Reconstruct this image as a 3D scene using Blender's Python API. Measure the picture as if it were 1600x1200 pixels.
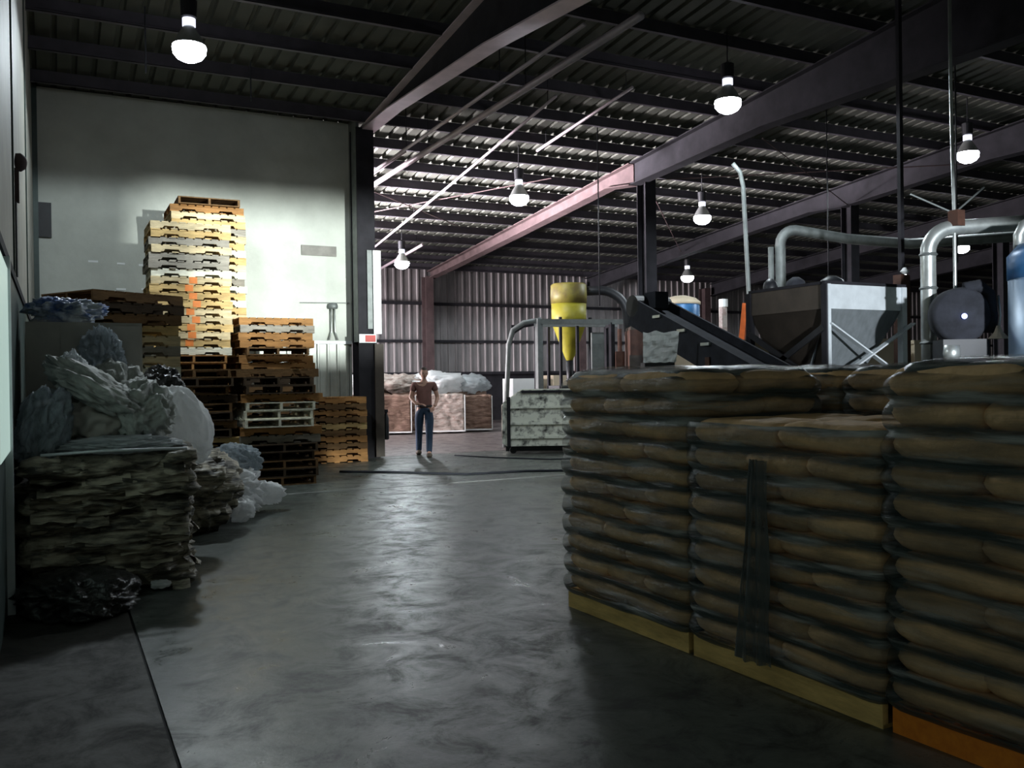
import bpy, bmesh, math, random
from mathutils import Vector, Matrix, noise
PI = math.pi
S = bpy.context.scene
COL = S.collection
for o in list(bpy.data.objects): bpy.data.objects.remove(o)

# ------------------------------------------------------------ camera
cam = bpy.data.cameras.new('camera'); cam.lens = 31.5; cam.sensor_width = 36; cam.clip_end = 300
camo = bpy.data.objects.new('camera', cam); COL.objects.link(camo)
camo.matrix_world = Matrix.Translation((0, 0, 1.5)) @ Matrix.Rotation(math.radians(-27), 4, 'Z') @ \
    Matrix.Rotation(math.radians(89.75), 4, 'X') @ Matrix.Rotation(math.radians(-0.8), 4, 'Z')
S.camera = camo
# ------------------------------------------------------------ world, exposure, large lights
S.view_settings.view_transform = 'Standard'; S.view_settings.look = 'None'
S.view_settings.exposure = 0.0; S.view_settings.gamma = 1; S.view_settings.use_curve_mapping = False
W = bpy.data.worlds.new('world'); S.world = W; W.use_nodes = True
W.node_tree.nodes['Background'].inputs[0].default_value = (.60, .72, .66, 1)
W.node_tree.nodes['Background'].inputs[1].default_value = .20
def area(name, loc, aim, sx, sy, power, col, spread=180):
    l = bpy.data.lights.new(name, 'AREA'); l.shape = 'RECTANGLE'; l.size = sx; l.size_y = sy
    l.energy = power; l.color = col; l.spread = math.radians(spread)
    o = bpy.data.objects.new(name, l); COL.objects.link(o); o.location = loc
    o.rotation_euler = (Vector(aim) - Vector(loc)).to_track_quat('-Z', 'Y').to_euler(); return o
def spot(name, loc, aim, power, col, deg, blend=.3, rad=.1):
    l = bpy.data.lights.new(name, 'SPOT'); l.energy = power; l.color = col; l.spot_size = math.radians(deg)
    l.spot_blend = blend; l.shadow_soft_size = rad
    o = bpy.data.objects.new(name, l); COL.objects.link(o); o.location = loc
    o.rotation_euler = (Vector(aim) - Vector(loc)).to_track_quat('-Z', 'Y').to_euler(); return o
# daylight through the far bay's open loading door (left, behind the partition)
area('loading_door_daylight', (-2.0, 25.0, 1.7), (11, 22.0, 2.4), 6.0, 3.0, 2500, (1, .92, .97), 120)
# sunlit yard outside that door throwing light up under the far roof
area('yard_bounce_light', (-2.6, 26.0, .5), (6.0, 22.5, 5.6), 5.0, 1.4, 2600, (1, .92, 1), 34)
# added spot out of view behind the camera for the bright end-wall patch
spot('end_wall_spot', (11.0, -24.0, 3.6), (4.0, 17.5, 3.6), 120000, (.93, 1, .97), 12, .1, .4)
# added spot out of view behind the camera, brightening the hopper
spot('hopper_spot', (3.6, -5.6, 3.0), (10.1, 8.6, 2.75), 12500, (.86, .93, 1), 12, .5, .2)

# ------------------------------------------------------------ mesh helpers
class MB:
    def __init__(s): s.b = bmesh.new()
    def box(s, x0, x1, y0, y1, z0, z1, M=None):
        vs = [s.b.verts.new(Vector(p)) for p in ((x0,y0,z0),(x1,y0,z0),(x1,y1,z0),(x0,y1,z0),(x0,y0,z1),(x1,y0,z1),(x1,y1,z1),(x0,y1,z1))]
        if M:
            for v in vs: v.co = M @ v.co
        for f in ((3,2,1,0),(4,5,6,7),(0,1,5,4),(1,2,6,5),(2,3,7,6),(3,0,4,7)): s.b.faces.new([vs[i] for i in f])
        return s
    def bar(s, a, b, w, h):
        a, b = Vector(a), Vector(b); d = b - a; L = d.length
        M = Matrix.Translation(a) @ d.to_track_quat('Z', 'Y').to_matrix().to_4x4()
        return s.box(-w/2, w/2, -h/2, h/2, 0, L, M)
    def prism(s, pts, z0, z1, M=None):   # polygon in xy, extruded along z
        lo = [s.b.verts.new(Vector((p[0], p[1], z0))) for p in pts]; hi = [s.b.verts.new(Vector((p[0], p[1], z1))) for p in pts]
        n = len(pts)
        s.b.faces.new(lo[::-1]); s.b.faces.new(hi)
        for i in range(n): s.b.faces.new((lo[i], lo[(i+1)%n], hi[(i+1)%n], hi[i]))
        if M:
            for v in lo + hi: v.co = M @ v.co
        return s
    def lathe(s, prof, c=(0,0,0), n=24, M=None):
        rings = []
        for r, z in prof:
            rings.append([s.b.verts.new(Vector((c[0]+max(r,.0005)*math.cos(2*PI*i/n), c[1]+max(r,.0005)*math.sin(2*PI*i/n), c[2]+z))) for i in range(n)])
        if M:
            for rg in rings:
                for v in rg: v.co = M @ v.co
        for k in range(len(rings)-1):
            for i in range(n): s.b.faces.new((rings[k][i], rings[k][(i+1)%n], rings[k+1][(i+1)%n], rings[k+1][i]))
        s.b.faces.new(rings[0][::-1]); s.b.faces.new(rings[-1]); return s
    def tube(s, pts, r, n=12, closed_ends=True):
        pts = [Vector(p) for p in pts]; rs = r if isinstance(r, (list, tuple)) else [r]*len(pts)
        rings = []; up = None
        for i, p in enumerate(pts):
            d = (pts[min(i+1, len(pts)-1)] - pts[max(i-1, 0)]).normalized()
            if up is None: up = d.orthogonal().normalized()
            up = (up - d*up.dot(d)).normalized(); sd = d.cross(up)
            rings.append([s.b.verts.new(p + (up*math.cos(2*PI*k/n) + sd*math.sin(2*PI*k/n))*rs[i]) for k in range(n)])
        for a, b in zip(rings, rings[1:]):
            for k in range(n): s.b.faces.new((a[k], a[(k+1)%n], b[(k+1)%n], b[k]))
        if closed_ends: s.b.faces.new(rings[0][::-1]); s.b.faces.new(rings[-1])
        return s
    def mesh(s, name, smooth=False, recalc=True):
        if recalc: bmesh.ops.recalc_face_normals(s.b, faces=s.b.faces)
        me = bpy.data.meshes.new(name); s.b.to_mesh(me); s.b.free()
        if smooth:
            for p in me.polygons: p.use_smooth = True
        return me
    def build(s, name, m, parent=None, smooth=False, loc=None, rz=0):
        return link(name, s.mesh(name, smooth), m, parent, loc, rz)
def link(name, me, m, parent=None, loc=None, rz=0):
    if m and not me.materials: me.materials.append(m)
    o = bpy.data.objects.new(name, me); COL.objects.link(o); o.parent = parent
    if loc is not None: o.location = loc
    o.rotation_euler = (0, 0, rz); return o
def tag(o, label, cat, group=None, kind=None):
    o['label'] = label; o['category'] = cat
    if group: o['group'] = group
    if kind: o['kind'] = kind
    return o
def thing(name, label, cat, loc=(0,0,0), rz=0, group=None):
    o = bpy.data.objects.new(name, None); COL.objects.link(o); o.location = loc; o.rotation_euler = (0,0,rz)
    o.empty_display_size = .1
    return tag(o, label, cat, group)
def struct(o): o['kind'] = 'structure'; return o
def arc(c, r, a0, a1, n, plane='xz'):
    out = []
    for i in range(n+1):
        a = a0 + (a1-a0)*i/n; u, v = r*math.cos(a), r*math.sin(a)
        out.append((c[0]+u, c[1], c[2]+v) if plane == 'xz' else ((c[0], c[1]+u, c[2]+v) if plane == 'yz' else (c[0]+u, c[1]+v, c[2])))
    return out

# ------------------------------------------------------------ materials
def mat(name, col, rough=.7, metal=0, var=.25, scale=4, stretch=(1,1,1), col2=None, bump=0, bscale=None, spec=.5, rand=0, alpha=1, contrast=(.3,.7), world=False, detail=6):
    m = bpy.data.materials.new(name); m.use_nodes = True; nt = m.node_tree; N = nt.nodes; L = nt.links
    b = N['Principled BSDF']; b.inputs['Roughness'].default_value = rough; b.inputs['Metallic'].default_value = metal
    b.inputs['Specular IOR Level'].default_value = spec
    if alpha < 1: b.inputs['Alpha'].default_value = alpha
    tc = N.new('ShaderNodeTexCoord'); mp = N.new('ShaderNodeMapping'); mp.inputs['Scale'].default_value = stretch
    if world:
        g = N.new('ShaderNodeNewGeometry'); L.new(g.outputs['Position'], mp.inputs['Vector'])
    else: L.new(tc.outputs['Object'], mp.inputs['Vector'])
    oi = N.new('ShaderNodeObjectInfo')
    ad = N.new('ShaderNodeVectorMath'); ad.operation = 'ADD'; L.new(mp.outputs[0], ad.inputs[0])
    sc = N.new('ShaderNodeMath'); sc.operation = 'MULTIPLY'; sc.inputs[1].default_value = 37 if not world else 0
    L.new(oi.outputs['Random'], sc.inputs[0]); L.new(sc.outputs[0], ad.inputs[1])
    nz = N.new('ShaderNodeTexNoise'); nz.inputs['Scale'].default_value = scale; nz.inputs['Detail'].default_value = detail; nz.inputs['Roughness'].default_value = .6
    L.new(ad.outputs[0], nz.inputs['Vector'])
    r = N.new('ShaderNodeMapRange'); r.inputs['From Min'].default_value = contrast[0]; r.inputs['From Max'].default_value = contrast[1]
    L.new(nz.outputs['Fac'], r.inputs['Value'])
    mx = N.new('ShaderNodeMix'); mx.data_type = 'RGBA'
    mx.inputs[6].default_value = (*(col2 or [c*(1-var) for c in col]), 1); mx.inputs[7].default_value = (*[min(1, c*(1 if col2 else 1+var)) for c in col], 1)
    L.new(r.outputs[0], mx.inputs[0]); out = mx.outputs[2]
    if rand:
        hs = N.new('ShaderNodeHueSaturation'); mr = N.new('ShaderNodeMapRange'); mr.inputs['To Min'].default_value = 1-rand; mr.inputs['To Max'].default_value = 1+rand
        L.new(oi.outputs['Random'], mr.inputs['Value']); L.new(mr.outputs[0], hs.inputs['Value']); L.new(out, hs.inputs['Color']); out = hs.outputs[0]
    L.new(out, b.inputs['Base Color'])
    if bump:
        bp = N.new('ShaderNodeBump'); bp.inputs['Strength'].default_value = bump; bp.inputs['Distance'].default_value = .05
        n2 = N.new('ShaderNodeTexNoise'); n2.inputs['Scale'].default_value = bscale or scale*2; n2.inputs['Detail'].default_value = 5
        L.new(ad.outputs[0], n2.inputs['Vector']); L.new(n2.outputs['Fac'], bp.inputs['Height']); L.new(bp.outputs[0], b.inputs['Normal'])
    return m
def emit(name, col, st):
    m = bpy.data.materials.new(name); m.use_nodes = True; N = m.node_tree.nodes; b = N['Principled BSDF']
    b.inputs['Base Color'].default_value = (.8,.8,.8,1); b.inputs['Emission Color'].default_value = (*col, 1); b.inputs['Emission Strength'].default_value = st
    return m
def filmmat(name, tint, alpha0, alpha1, rough=.2, stretch=(1,1,1), scale=5, white=.0, bump=.5, tint2=None, layers=False, glow=0):
    m = bpy.data.materials.new(name); m.use_nodes = True; nt = m.node_tree; N = nt.nodes; L = nt.links
    b = N['Principled BSDF']; b.inputs['Base Color'].default_value = (*tint, 1); b.inputs['Roughness'].default_value = rough
    tc = N.new('ShaderNodeTexCoord'); mp = N.new('ShaderNodeMapping'); mp.inputs['Scale'].default_value = stretch
    L.new(tc.outputs['Object'], mp.inputs['Vector'])
    nz = N.new('ShaderNodeTexNoise'); nz.inputs['Scale'].default_value = scale; nz.inputs['Detail'].default_value = 8; nz.inputs['Roughness'].default_value = .65; nz.inputs['Distortion'].default_value = .4
    L.new(mp.outputs[0], nz.inputs['Vector'])
    r = N.new('ShaderNodeMapRange'); r.inputs['From Min'].default_value = .35; r.inputs['From Max'].default_value = .65
    r.inputs['To Min'].default_value = alpha0; r.inputs['To Max'].default_value = alpha1
    L.new(nz.outputs['Fac'], r.inputs['Value'])
    al = r.outputs[0]
    if layers:   # darker, more opaque film bands at the seams between layers
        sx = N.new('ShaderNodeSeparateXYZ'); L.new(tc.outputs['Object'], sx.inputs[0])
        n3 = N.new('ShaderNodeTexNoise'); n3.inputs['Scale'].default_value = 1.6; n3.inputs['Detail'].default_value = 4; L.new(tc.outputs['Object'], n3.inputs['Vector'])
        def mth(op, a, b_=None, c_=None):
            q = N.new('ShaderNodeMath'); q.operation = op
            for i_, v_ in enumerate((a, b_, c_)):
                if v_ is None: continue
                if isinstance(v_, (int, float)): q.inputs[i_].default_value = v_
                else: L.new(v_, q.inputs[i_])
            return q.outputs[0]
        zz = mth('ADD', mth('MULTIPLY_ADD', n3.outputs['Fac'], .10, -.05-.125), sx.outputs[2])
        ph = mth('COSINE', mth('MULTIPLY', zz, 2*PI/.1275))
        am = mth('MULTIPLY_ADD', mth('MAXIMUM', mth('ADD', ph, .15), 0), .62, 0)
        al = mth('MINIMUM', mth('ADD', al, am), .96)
    L.new(al, b.inputs['Alpha'])
    bp = N.new('ShaderNodeBump'); bp.inputs['Strength'].default_value = bump; bp.inputs['Distance'].default_value = .04
    L.new(nz.outputs['Fac'], bp.inputs['Height']); L.new(bp.outputs[0], b.inputs['Normal'])
    if tint2:  # pale streaks: gloss on the film put into its colour
        n2 = N.new('ShaderNodeTexNoise'); n2.inputs['Scale'].default_value = scale*1.7; n2.inputs['Detail'].default_value = 6; L.new(mp.outputs[0], n2.inputs['Vector'])
        r2 = N.new('ShaderNodeMapRange'); r2.inputs['From Min'].default_value = .50; r2.inputs['From Max'].default_value = .68; L.new(n2.outputs['Fac'], r2.inputs['Value'])
        mx = N.new('ShaderNodeMix'); mx.data_type = 'RGBA'; mx.inputs[6].default_value = (*tint, 1); mx.inputs[7].default_value = (*tint2, 1)
        L.new(r2.outputs[0], mx.inputs[0]); L.new(mx.outputs[2], b.inputs['Base Color'])
    if glow:
        tr = N.new('ShaderNodeBsdfTranslucent'); tr.inputs[0].default_value = (*tint, 1); ms = N.new('ShaderNodeMixShader'); ms.inputs[0].default_value = glow
        L.new(b.outputs[0], ms.inputs[1]); L.new(tr.outputs[0], ms.inputs[2]); L.new(ms.outputs[0], N['Material Output'].inputs[0])
    return m

M = {}
M['plaster'] = mat('plaster', (.50,.52,.47), .8, var=.14, scale=1.1, world=True, bump=.15, bscale=8)
M['siding'] = mat('siding', (.23,.21,.21), .5, .2, var=.35, scale=1.3, stretch=(3,3,.5), world=True)
M['siding_low'] = mat('siding_low', (.42,.44,.40), .4, .3, var=.2, scale=2, world=True)
M['panel'] = mat('panel', (.24,.235,.205), .6, var=.2, scale=2, world=True)
M['panel_dark'] = mat('panel_dark', (.05,.075,.07), .5, var=.3, scale=2, world=True)
M['deck'] = mat('deck', (.068,.072,.057), .8, .2, var=.25, scale=1.2, world=True)
M['steel'] = mat('steel', (.022,.021,.025), .8, 0, var=.3, scale=3, world=True, spec=.2)
M['steel_red'] = mat('steel_red', (.085,.058,.058), .75, 0, var=.3, scale=3, world=True, spec=.2)
M['purlin'] = mat('purlin', (.07,.062,.075), .6, .2, var=.25, scale=3, world=True)
M['pipe_pink'] = mat('pipe_pink', (.62,.52,.56), .4, .3, var=.15, scale=3, world=True)
M['galv'] = mat('galv', (.55,.58,.56), .35, .7, var=.2, scale=6)
M['galv_dull'] = mat('galv_dull', (.16,.175,.17), .55, .3, var=.25, scale=6)
M['black'] = mat('black', (.012,.013,.016), .5, var=.3, scale=6)
M['rubber'] = mat('rubber', (.022,.024,.032), .95, var=.4, scale=5)
M['rust'] = mat('rust', (.075,.032,.020), .7, .1, var=.4, scale=5, bump=.2)
M['brown_metal'] = mat('brown_metal', (.06,.047,.036), .6, .2, var=.25, scale=4)
M['white_metal'] = mat('white_metal', (.62,.66,.68), .45, .1, var=.12, scale=5)
M['hopper_plate'] = mat('hopper_plate', (.42,.46,.48), .4, .3, var=.15, scale=4, stretch=(3,3,.7))
M['yellow'] = mat('yellow', (.34,.30,.02), .5, var=.35, scale=7, col2=(.28,.24,.02), contrast=(.32,.5))
M['yellow_rust'] = mat('yellow_rust', (.24,.20,.03), .5, scale=3, col2=(.15,.11,.03), contrast=(.4,.6))
M['blue'] = mat('blue', (.04,.15,.34), .35, .1, var=.25, scale=4)
M['blue_pale'] = mat('blue_pale', (.25,.36,.50), .4, .1, var=.15, scale=3)
M['orange'] = mat('orange', (.60,.12,.02), .5, var=.2, scale=6)
M['red'] = mat('red', (.5,.04,.03), .5, var=.2, scale=6)
M['tan'] = mat('tan', (.52,.44,.32), .8, var=.12, scale=3)
M['white'] = mat('white', (.75,.77,.76), .5, var=.06, scale=3)
M['dirty_white'] = mat('dirty_white', (.78,.80,.70), .55, scale=5, col2=(.05,.05,.045), contrast=(.36,.52), bump=.2)
M['dirty_pink'] = mat('dirty_pink', (.50,.47,.44), .6, scale=7, col2=(.20,.10,.09), contrast=(.33,.56))
def wood(n, c, r=.14): M[n] = mat(n, c, .75, var=.3, scale=5, stretch=(.7,3,3), rand=r, bump=.15, bscale=20, spec=.25)
wood('wood_pale', (.62,.50,.30)); wood('wood_yellow', (.58,.40,.17)); wood('wood_orange', (.38,.19,.065)); wood('wood_brown', (.17,.095,.04))
wood('wood_dark', (.075,.05,.03)); wood('wood_grey', (.32,.29,.24)); wood('wood_white', (.80,.76,.62), .05)
wood('wood_tan', (.80,.54,.20), .03)
M['orange_paint'] = mat('orange_paint', (.85,.25,.05), .6, var=.15, scale=9)
M['orange_board'] = mat('orange_board', (1.0,.27,.02), .6, var=.2, scale=6, stretch=(4,1,4))
M['sack'] = mat('sack', (.90,.60,.31), .8, col2=(.64,.44,.25), scale=3.2, rand=.22, bump=.5, bscale=9, spec=.3, contrast=(.35,.6))
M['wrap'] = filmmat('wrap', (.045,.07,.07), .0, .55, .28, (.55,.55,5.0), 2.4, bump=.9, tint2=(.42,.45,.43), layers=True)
M['wrap_tail'] = filmmat('wrap_tail', (.075,.095,.095), .6, .97, .3, (9,9,.9), 3)
M['film'] = filmmat('film', (.72,.76,.78), .7, 1, .25, (1,1,1), 5, bump=.8, glow=.4)
M['film_white'] = filmmat('film_white', (.97,.98,.98), .8, 1, .25, (1,1,1), 5, bump=.6, glow=.45)
M['film_clear'] = filmmat('film_clear', (.40,.46,.50), .25, .9, .10, (3,3,1), 4, bump=.9, glow=.25)
M['film_grey'] = mat('film_grey', (.42,.44,.41), .6, var=.4, scale=5, bump=.7, bscale=9)
M['film_dark'] = mat('film_dark', (.035,.035,.033), .3, var=.4, scale=5, bump=.7, bscale=9)
M['film_blue'] = mat('film_blue', (.10,.18,.42), .3, var=.4, scale=5, col2=(.6,.65,.7), bump=.5, contrast=(.4,.6))
M['cardboard'] = mat('cardboard', (.42,.40,.36), .8, var=.15, scale=3)
M['bale'] = mat('bale', (.46,.41,.31), .5, scale=3.6, stretch=(1.0,1.0,5), col2=(.045,.04,.03), contrast=(.40,.60), bump=.8, bscale=6)
M['bale_brown'] = mat('bale_brown', (.26,.165,.12), .6, scale=3, stretch=(1,1,6), col2=(.13,.07,.05), contrast=(.35,.6), bump=.6, bscale=8)
M['bale_pale'] = mat('bale_pale', (.40,.34,.30), .6, scale=6, stretch=(1,1,3), col2=(.25,.18,.15), contrast=(.35,.55), bump=.6, bscale=8)
M['lamp_glow'] = emit('lamp_glow', (.86,.90,1), 30)
M['lamp_cap_glow'] = emit('lamp_cap_glow', (.80,.82,1), 1.6)

# concrete floor with wear, stains and cracks
def floormat(name, base, dark, ro):
    m = bpy.data.materials.new(name); m.use_nodes = True; nt = m.node_tree; N = nt.nodes; L = nt.links; b = N['Principled BSDF']
    g = N.new('ShaderNodeNewGeometry')
    def nz(sc, det=8, ro=.6, dist=0):
        n = N.new('ShaderNodeTexNoise'); n.inputs['Scale'].default_value = sc; n.inputs['Detail'].default_value = det; n.inputs['Roughness'].default_value = ro; n.inputs['Distortion'].default_value = dist
        L.new(g.outputs['Position'], n.inputs['Vector']); return n
    def rng(s, a, b_, c=0, d=1):
        r = N.new('ShaderNodeMapRange'); r.inputs[1].default_value = a; r.inputs[2].default_value = b_; r.inputs[3].default_value = c; r.inputs[4].default_value = d
        L.new(s, r.inputs[0]); return r.outputs[0]
    n1 = nz(.7, 8, .65, .3); n2 = nz(5, 9, .7); n3 = nz(2.8, 10, .75, .6)
    mx = N.new('ShaderNodeMix'); mx.data_type = 'RGBA'; mx.inputs[6].default_value = (*dark, 1); mx.inputs[7].default_value = (*base, 1)
    ad = N.new('ShaderNodeMath'); ad.operation = 'MULTIPLY_ADD'; ad.inputs[1].default_value = .55
    L.new(rng(n2.outputs[0], .35, .65), ad.inputs[0]); 
    s2 = N.new('ShaderNodeMath'); s2.operation = 'MULTIPLY'; s2.inputs[1].default_value = .45; L.new(rng(n1.outputs[0], .35, .65), s2.inputs[0]); L.new(s2.outputs[0], ad.inputs[2])
    L.new(ad.outputs[0], mx.inputs[0])
    st = N.new('ShaderNodeMix'); st.data_type = 'RGBA'; st.inputs[7].default_value = (dark[0]*.35, dark[1]*.35, dark[2]*.35, 1); L.new(mx.outputs[2], st.inputs[6])
    L.new(rng(n3.outputs[0], .48, .62, 0, .88), st.inputs[0]); L.new(st.outputs[2], b.inputs['Base Color'])
    L.new(rng(n3.outputs[0], .35, .65, ro[0], ro[1]), b.inputs['Roughness'])
    bp = N.new('ShaderNodeBump'); bp.inputs['Strength'].default_value = .35; bp.inputs['Distance'].default_value = .012; L.new(n2.outputs[0], bp.inputs['Height']); L.new(bp.outputs[0], b.inputs['Normal'])
    return m
M['floor'] = floormat('floor_concrete', (.125,.142,.124), (.040,.048,.041), (.25,.55))
M['floor_brown'] = floormat('floor_old_concrete', (.05,.046,.036), (.025,.023,.018), (.55,.8))
M['floor_far'] = floormat('floor_far_bay', (.22,.18,.17), (.11,.09,.09), (.3,.5))
M['joint'] = mat('joint', (.012,.012,.012), .8)
M['joint_pale'] = mat('joint_pale', (.22,.23,.22), .5, var=.4, scale=5, world=True)

# ------------------------------------------------------------ the setting
def roofz(y): return 8.2 - .083*y
WY = 17.6           # partition wall
FW = 30.5           # far wall
struct(MB().box(.42, 45, -8, 17.2, -.2, 0).build('floor', M['floor']))
struct(MB().box(-.3, .405, -8, 17.2, -.2, 0).build('floor', M['floor_brown']))
struct(MB().box(.405, .42, -8, 17.2, -.2, -.012).build('trim_1', M['joint']))
struct(MB().box(-8, 45, 17.215, 31, -.2, 0).build('floor', M['floor_far']))
struct(MB().box(-.3, 45, 17.2, 17.215, -.2, -.01).build('trim_2', M['joint']))
struct(MB().box(2.0, 5.6, 12.12, 12.2, 0, .004).build('trim_3', M['joint_pale']))
struct(MB().box(5.61, 11.0, 12.12, 12.2, 0, .004).build('trim_4', M['joint_pale']))

# corrugated roof deck
mb = MB(); x = -8.0; prof = []
while x < 45: prof += [(x, 0), (x+.2, 0), (x+.225, .05), (x+.275, .05), (x+.3, 0)]; x += .3
prev = None
for (px_, dz) in prof:
    a = mb.b.verts.new((px_, -6, roofz(-6)+dz)); c = mb.b.verts.new((px_, 31, roofz(31)+dz))
    if prev: mb.b.faces.new((prev[0], a, c, prev[1]))
    prev = (a, c)
struct(link('ceiling', mb.mesh('ceiling', recalc=False), M['deck']))
mb = MB(); mb.box(-8, 45, -6, 31, 0, .04, Matrix(((1,0,0,0),(0,1,0,0),(0,-.083,1,8.27),(0,0,0,1)))); struct(mb.build('ceiling', M['steel']))
# purlins (each its own)
y = 16.9 - 1.3*17; k = 0
while y < 30.4:
    z = roofz(y); x0 = -.3 if y < 17.5 else -8
    mb = MB()
    mb.box(x0, 44, y-.004, y+.004, z-.22, z-.005)
    mb.box(x0, 44, y-.075, y+.004, z-.228, z-.218)
    mb.box(x0, 44, y-.075, y-.068, z-.228, z-.20)
    o = mb.build('ceiling_purlin', M['purlin']); struct(o); y += 1.3
# near left wall and partition wall, split into panels
struct(MB().box(-.45, -.3, 4.6, WY, 2.45, 7.9).build('wall_left', M['panel']))
struct(MB().box(-.45, -.3, 4.6, WY, 0, 2.38).build('wall_left', M['panel_dark']))
struct(MB().box(-.45, -.285, 4.6, WY, 2.38, 2.45).build('trim_5', M['steel']))
for yy in (8.6, 12.8):
    struct(MB().box(-.30, -.285, yy, yy+.07, 2.45, 7.6).build('trim_6', M['panel_dark']))
struct(MB().box(-.30, -.22, WY-.12, WY, 2.45, 6.7).build('trim_7', M['panel_dark']))
struct(MB().box(-.45, 5.35, WY, WY+.2, 2.3, roofz(WY)-.02).build('wall_back', M['plaster']))
struct(MB().box(-.45, 5.35, WY-.03, WY+.2, 2.27, 2.33).build('trim_8', M['white_metal']))
def corr_wall(name, x0, x1, yy, z0, z1, m, pitch=.3, d=.035):
    mb = MB(); x = x0; prev = None
    while x < x1:
        for dx, dy in ((0,0),(pitch*.66,0),(pitch*.74,-d),(pitch*.92,-d)):
            a = mb.b.verts.new((min(x+dx, x1), yy+dy, z0)); c = mb.b.verts.new((min(x+dx, x1), yy+dy, z1))
            if prev: mb.b.faces.new((prev[0], a, c, prev[1]))
            prev = (a, c)
        x += pitch
    o = link(name, mb.mesh(name, recalc=False), m); return struct(o)
corr_wall('wall_back', -.3, 5.35, WY+.04, 0, 2.27, M['siding_low'], .2)
corr_wall('wall_far', -8, 45, FW, 1.76, roofz(FW), M['siding'], .3)
struct(MB().box(-8, 45, FW+.06, FW+.3, 0, 6).build('wall_far', M['steel']))
for gz in (1.78, 2.95, 4.32):
    struct(MB().box(-8, 45, FW-.16, FW-.05, gz-.05, gz+.05).build('trim_9', M['steel']))
struct(MB().box(-.45, -.3, 29.2, FW, 0, roofz(28)).build('wall_left', M['panel']))
struct(MB().box(-.45, -.3, 21.0, 29.2, 3.9, roofz(26)).build('wall_left', M['panel']))
struct(MB().box(44, 44.2, -6, FW, 0, 7.5).build('wall_right', M['steel']))
# strip of pale daylight door in the left wall
mb = MB(); mb.box(-.30, -.27, 5.6, 6.75, 1.08, 2.28); _mp = mat('door_pane', (.75,.95,.88), .3, var=.25, scale=3, stretch=(1,3,.6)); _mp.node_tree.nodes['Principled BSDF'].inputs['Emission Color'].default_value = (.7,.95,.85,1); _mp.node_tree.nodes['Principled BSDF'].inputs['Emission Strength'].default_value = .45
d1 = struct(mb.build('door_1', _mp))
mb = MB(); mb.box(-.30, -.255, 6.75, 6.82, .0, 2.36); struct(mb.build('trim_10', M['white_metal']))

struct(MB().box(-.45, -.3, WY+.2, 21.0, 0, roofz(20)).build('wall_left', M['panel']))
# added unseen panels behind the camera, opening shapes the spot on the end wall
for a in ((5.0, 6.9, 2.0, 5.5), (8.95, 12.0, 2.0, 5.5), (6.9, 8.95, 4.17, 5.5), (6.9, 8.95, 2.0, 3.0)):
    struct(MB().box(a[0], a[1], -6.2, -6.0, a[2], a[3]).build('gobo_panel', M['plaster']))
# H columns
def column(name, x, y, zt, w=.30, d=.34, m=None, t=.022, z0=0):
    mb = MB()
    mb.box(x-w/2, x+w/2, y-d/2, y-d/2+t, z0, zt); mb.box(x-w/2, x+w/2, y+d/2-t, y+d/2, z0, zt); mb.box(x-t/2, x+t/2, y-d/2+t, y+d/2-t, z0, zt)
    mb.box(x-w/2-.04, x+w/2+.04, y-d/2-.04, y+d/2+.04, 0, .02)
    return struct(mb.build(name, m or M['steel']))
column('column', 5.50, 17.25, roofz(17.3)-.25, .36, .42)
struct(MB().box(5.34, 5.40, 17.1, 17.75, 2.3, 7).build('trim_11', M['galv_dull']))
# column jamb plate, white where its lit stretch is put into the colour
struct(MB().box(5.62, 5.78, 17.0, 17.02, 2.45, 4.1).build('trim_12', M['white']))
struct(MB().box(5.50, 5.60, 17.0, 17.02, 2.55, 4.1).build('trim_13', M['galv_dull']))
struct(MB().box(5.62, 5.80, 16.96, 17.0, .02, 2.25).build('trim_14', M['brown_metal']))
for x, y in ((12.35,17.2),(18.95,17.2),(25.2,17.2)): column('column', x, y, roofz(y)-.4)
for x in (12.0, 18.4, 24.6, 31): column('column', x, FW-.35, roofz(FW)-.4, .3, .4, M['steel_red'])
for x, y in ((31.5,17.2),): column('column', x, y, roofz(y)-.4)
# tapered rafters
def rafter(x, stations, m, mf):   # stations (y, depth)
    mb = MB(); t = .012
    P = [(y, roofz(y)-.23, roofz(y)-.23-d) for y, d in stations]
    for (a, at, ab), (b, bt, bb) in zip(P, P[1:]):
        vs = []
        for xx in (x-t, x+t): vs.append([mb.b.verts.new((xx, yy, zz)) for yy, zz in ((a,at),(b,bt),(b,bb),(a,ab))])
        mb.b.faces.new(vs[0]); mb.b.faces.new(vs[1][::-1])
    web = mb.build('ceiling_rafter', m); struct(web)
    fb = MB()
    for w, sel in ((.15, 2), (.15, 1)):
        for p, q in zip(P, P[1:]):
            a = fb.b.verts.new; c = []
            for yy, zz in ((p[0], p[sel]), (q[0], q[sel])):
                for xx, dz in ((x-w, -.012), (x+w, -.012), (x+w, .012), (x-w, .012)): c.append(a((xx, yy, zz+dz)))
            for f in ((0,1,5,4),(1,2,6,5),(2,3,7,6),(3,0,4,7),(0,3,2,1),(4,5,6,7)): fb.b.faces.new([c[i] for i in f])
    fl = fb.build('flange', mf, web)
    return web
rafter(5.60, [(17.2,.05),(15.6,.18),(11.5,.75),(8.8,1.25),(6,1.6),(0,1.0),(-5,.6)], M['steel'], M['pipe_pink'])  # pink flanges: daylight from below put into their colour
rafter(12.15, [(30.2,.25),(28,.28),(23,.30),(18.4,.30),(17.4,.5)], M['steel_red'], M['steel_red'])
rafter(12.15, [(17.35,.5),(13,.62),(8,1.1),(3,1.4),(-5,.8)], M['steel'], M['steel'])
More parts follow.
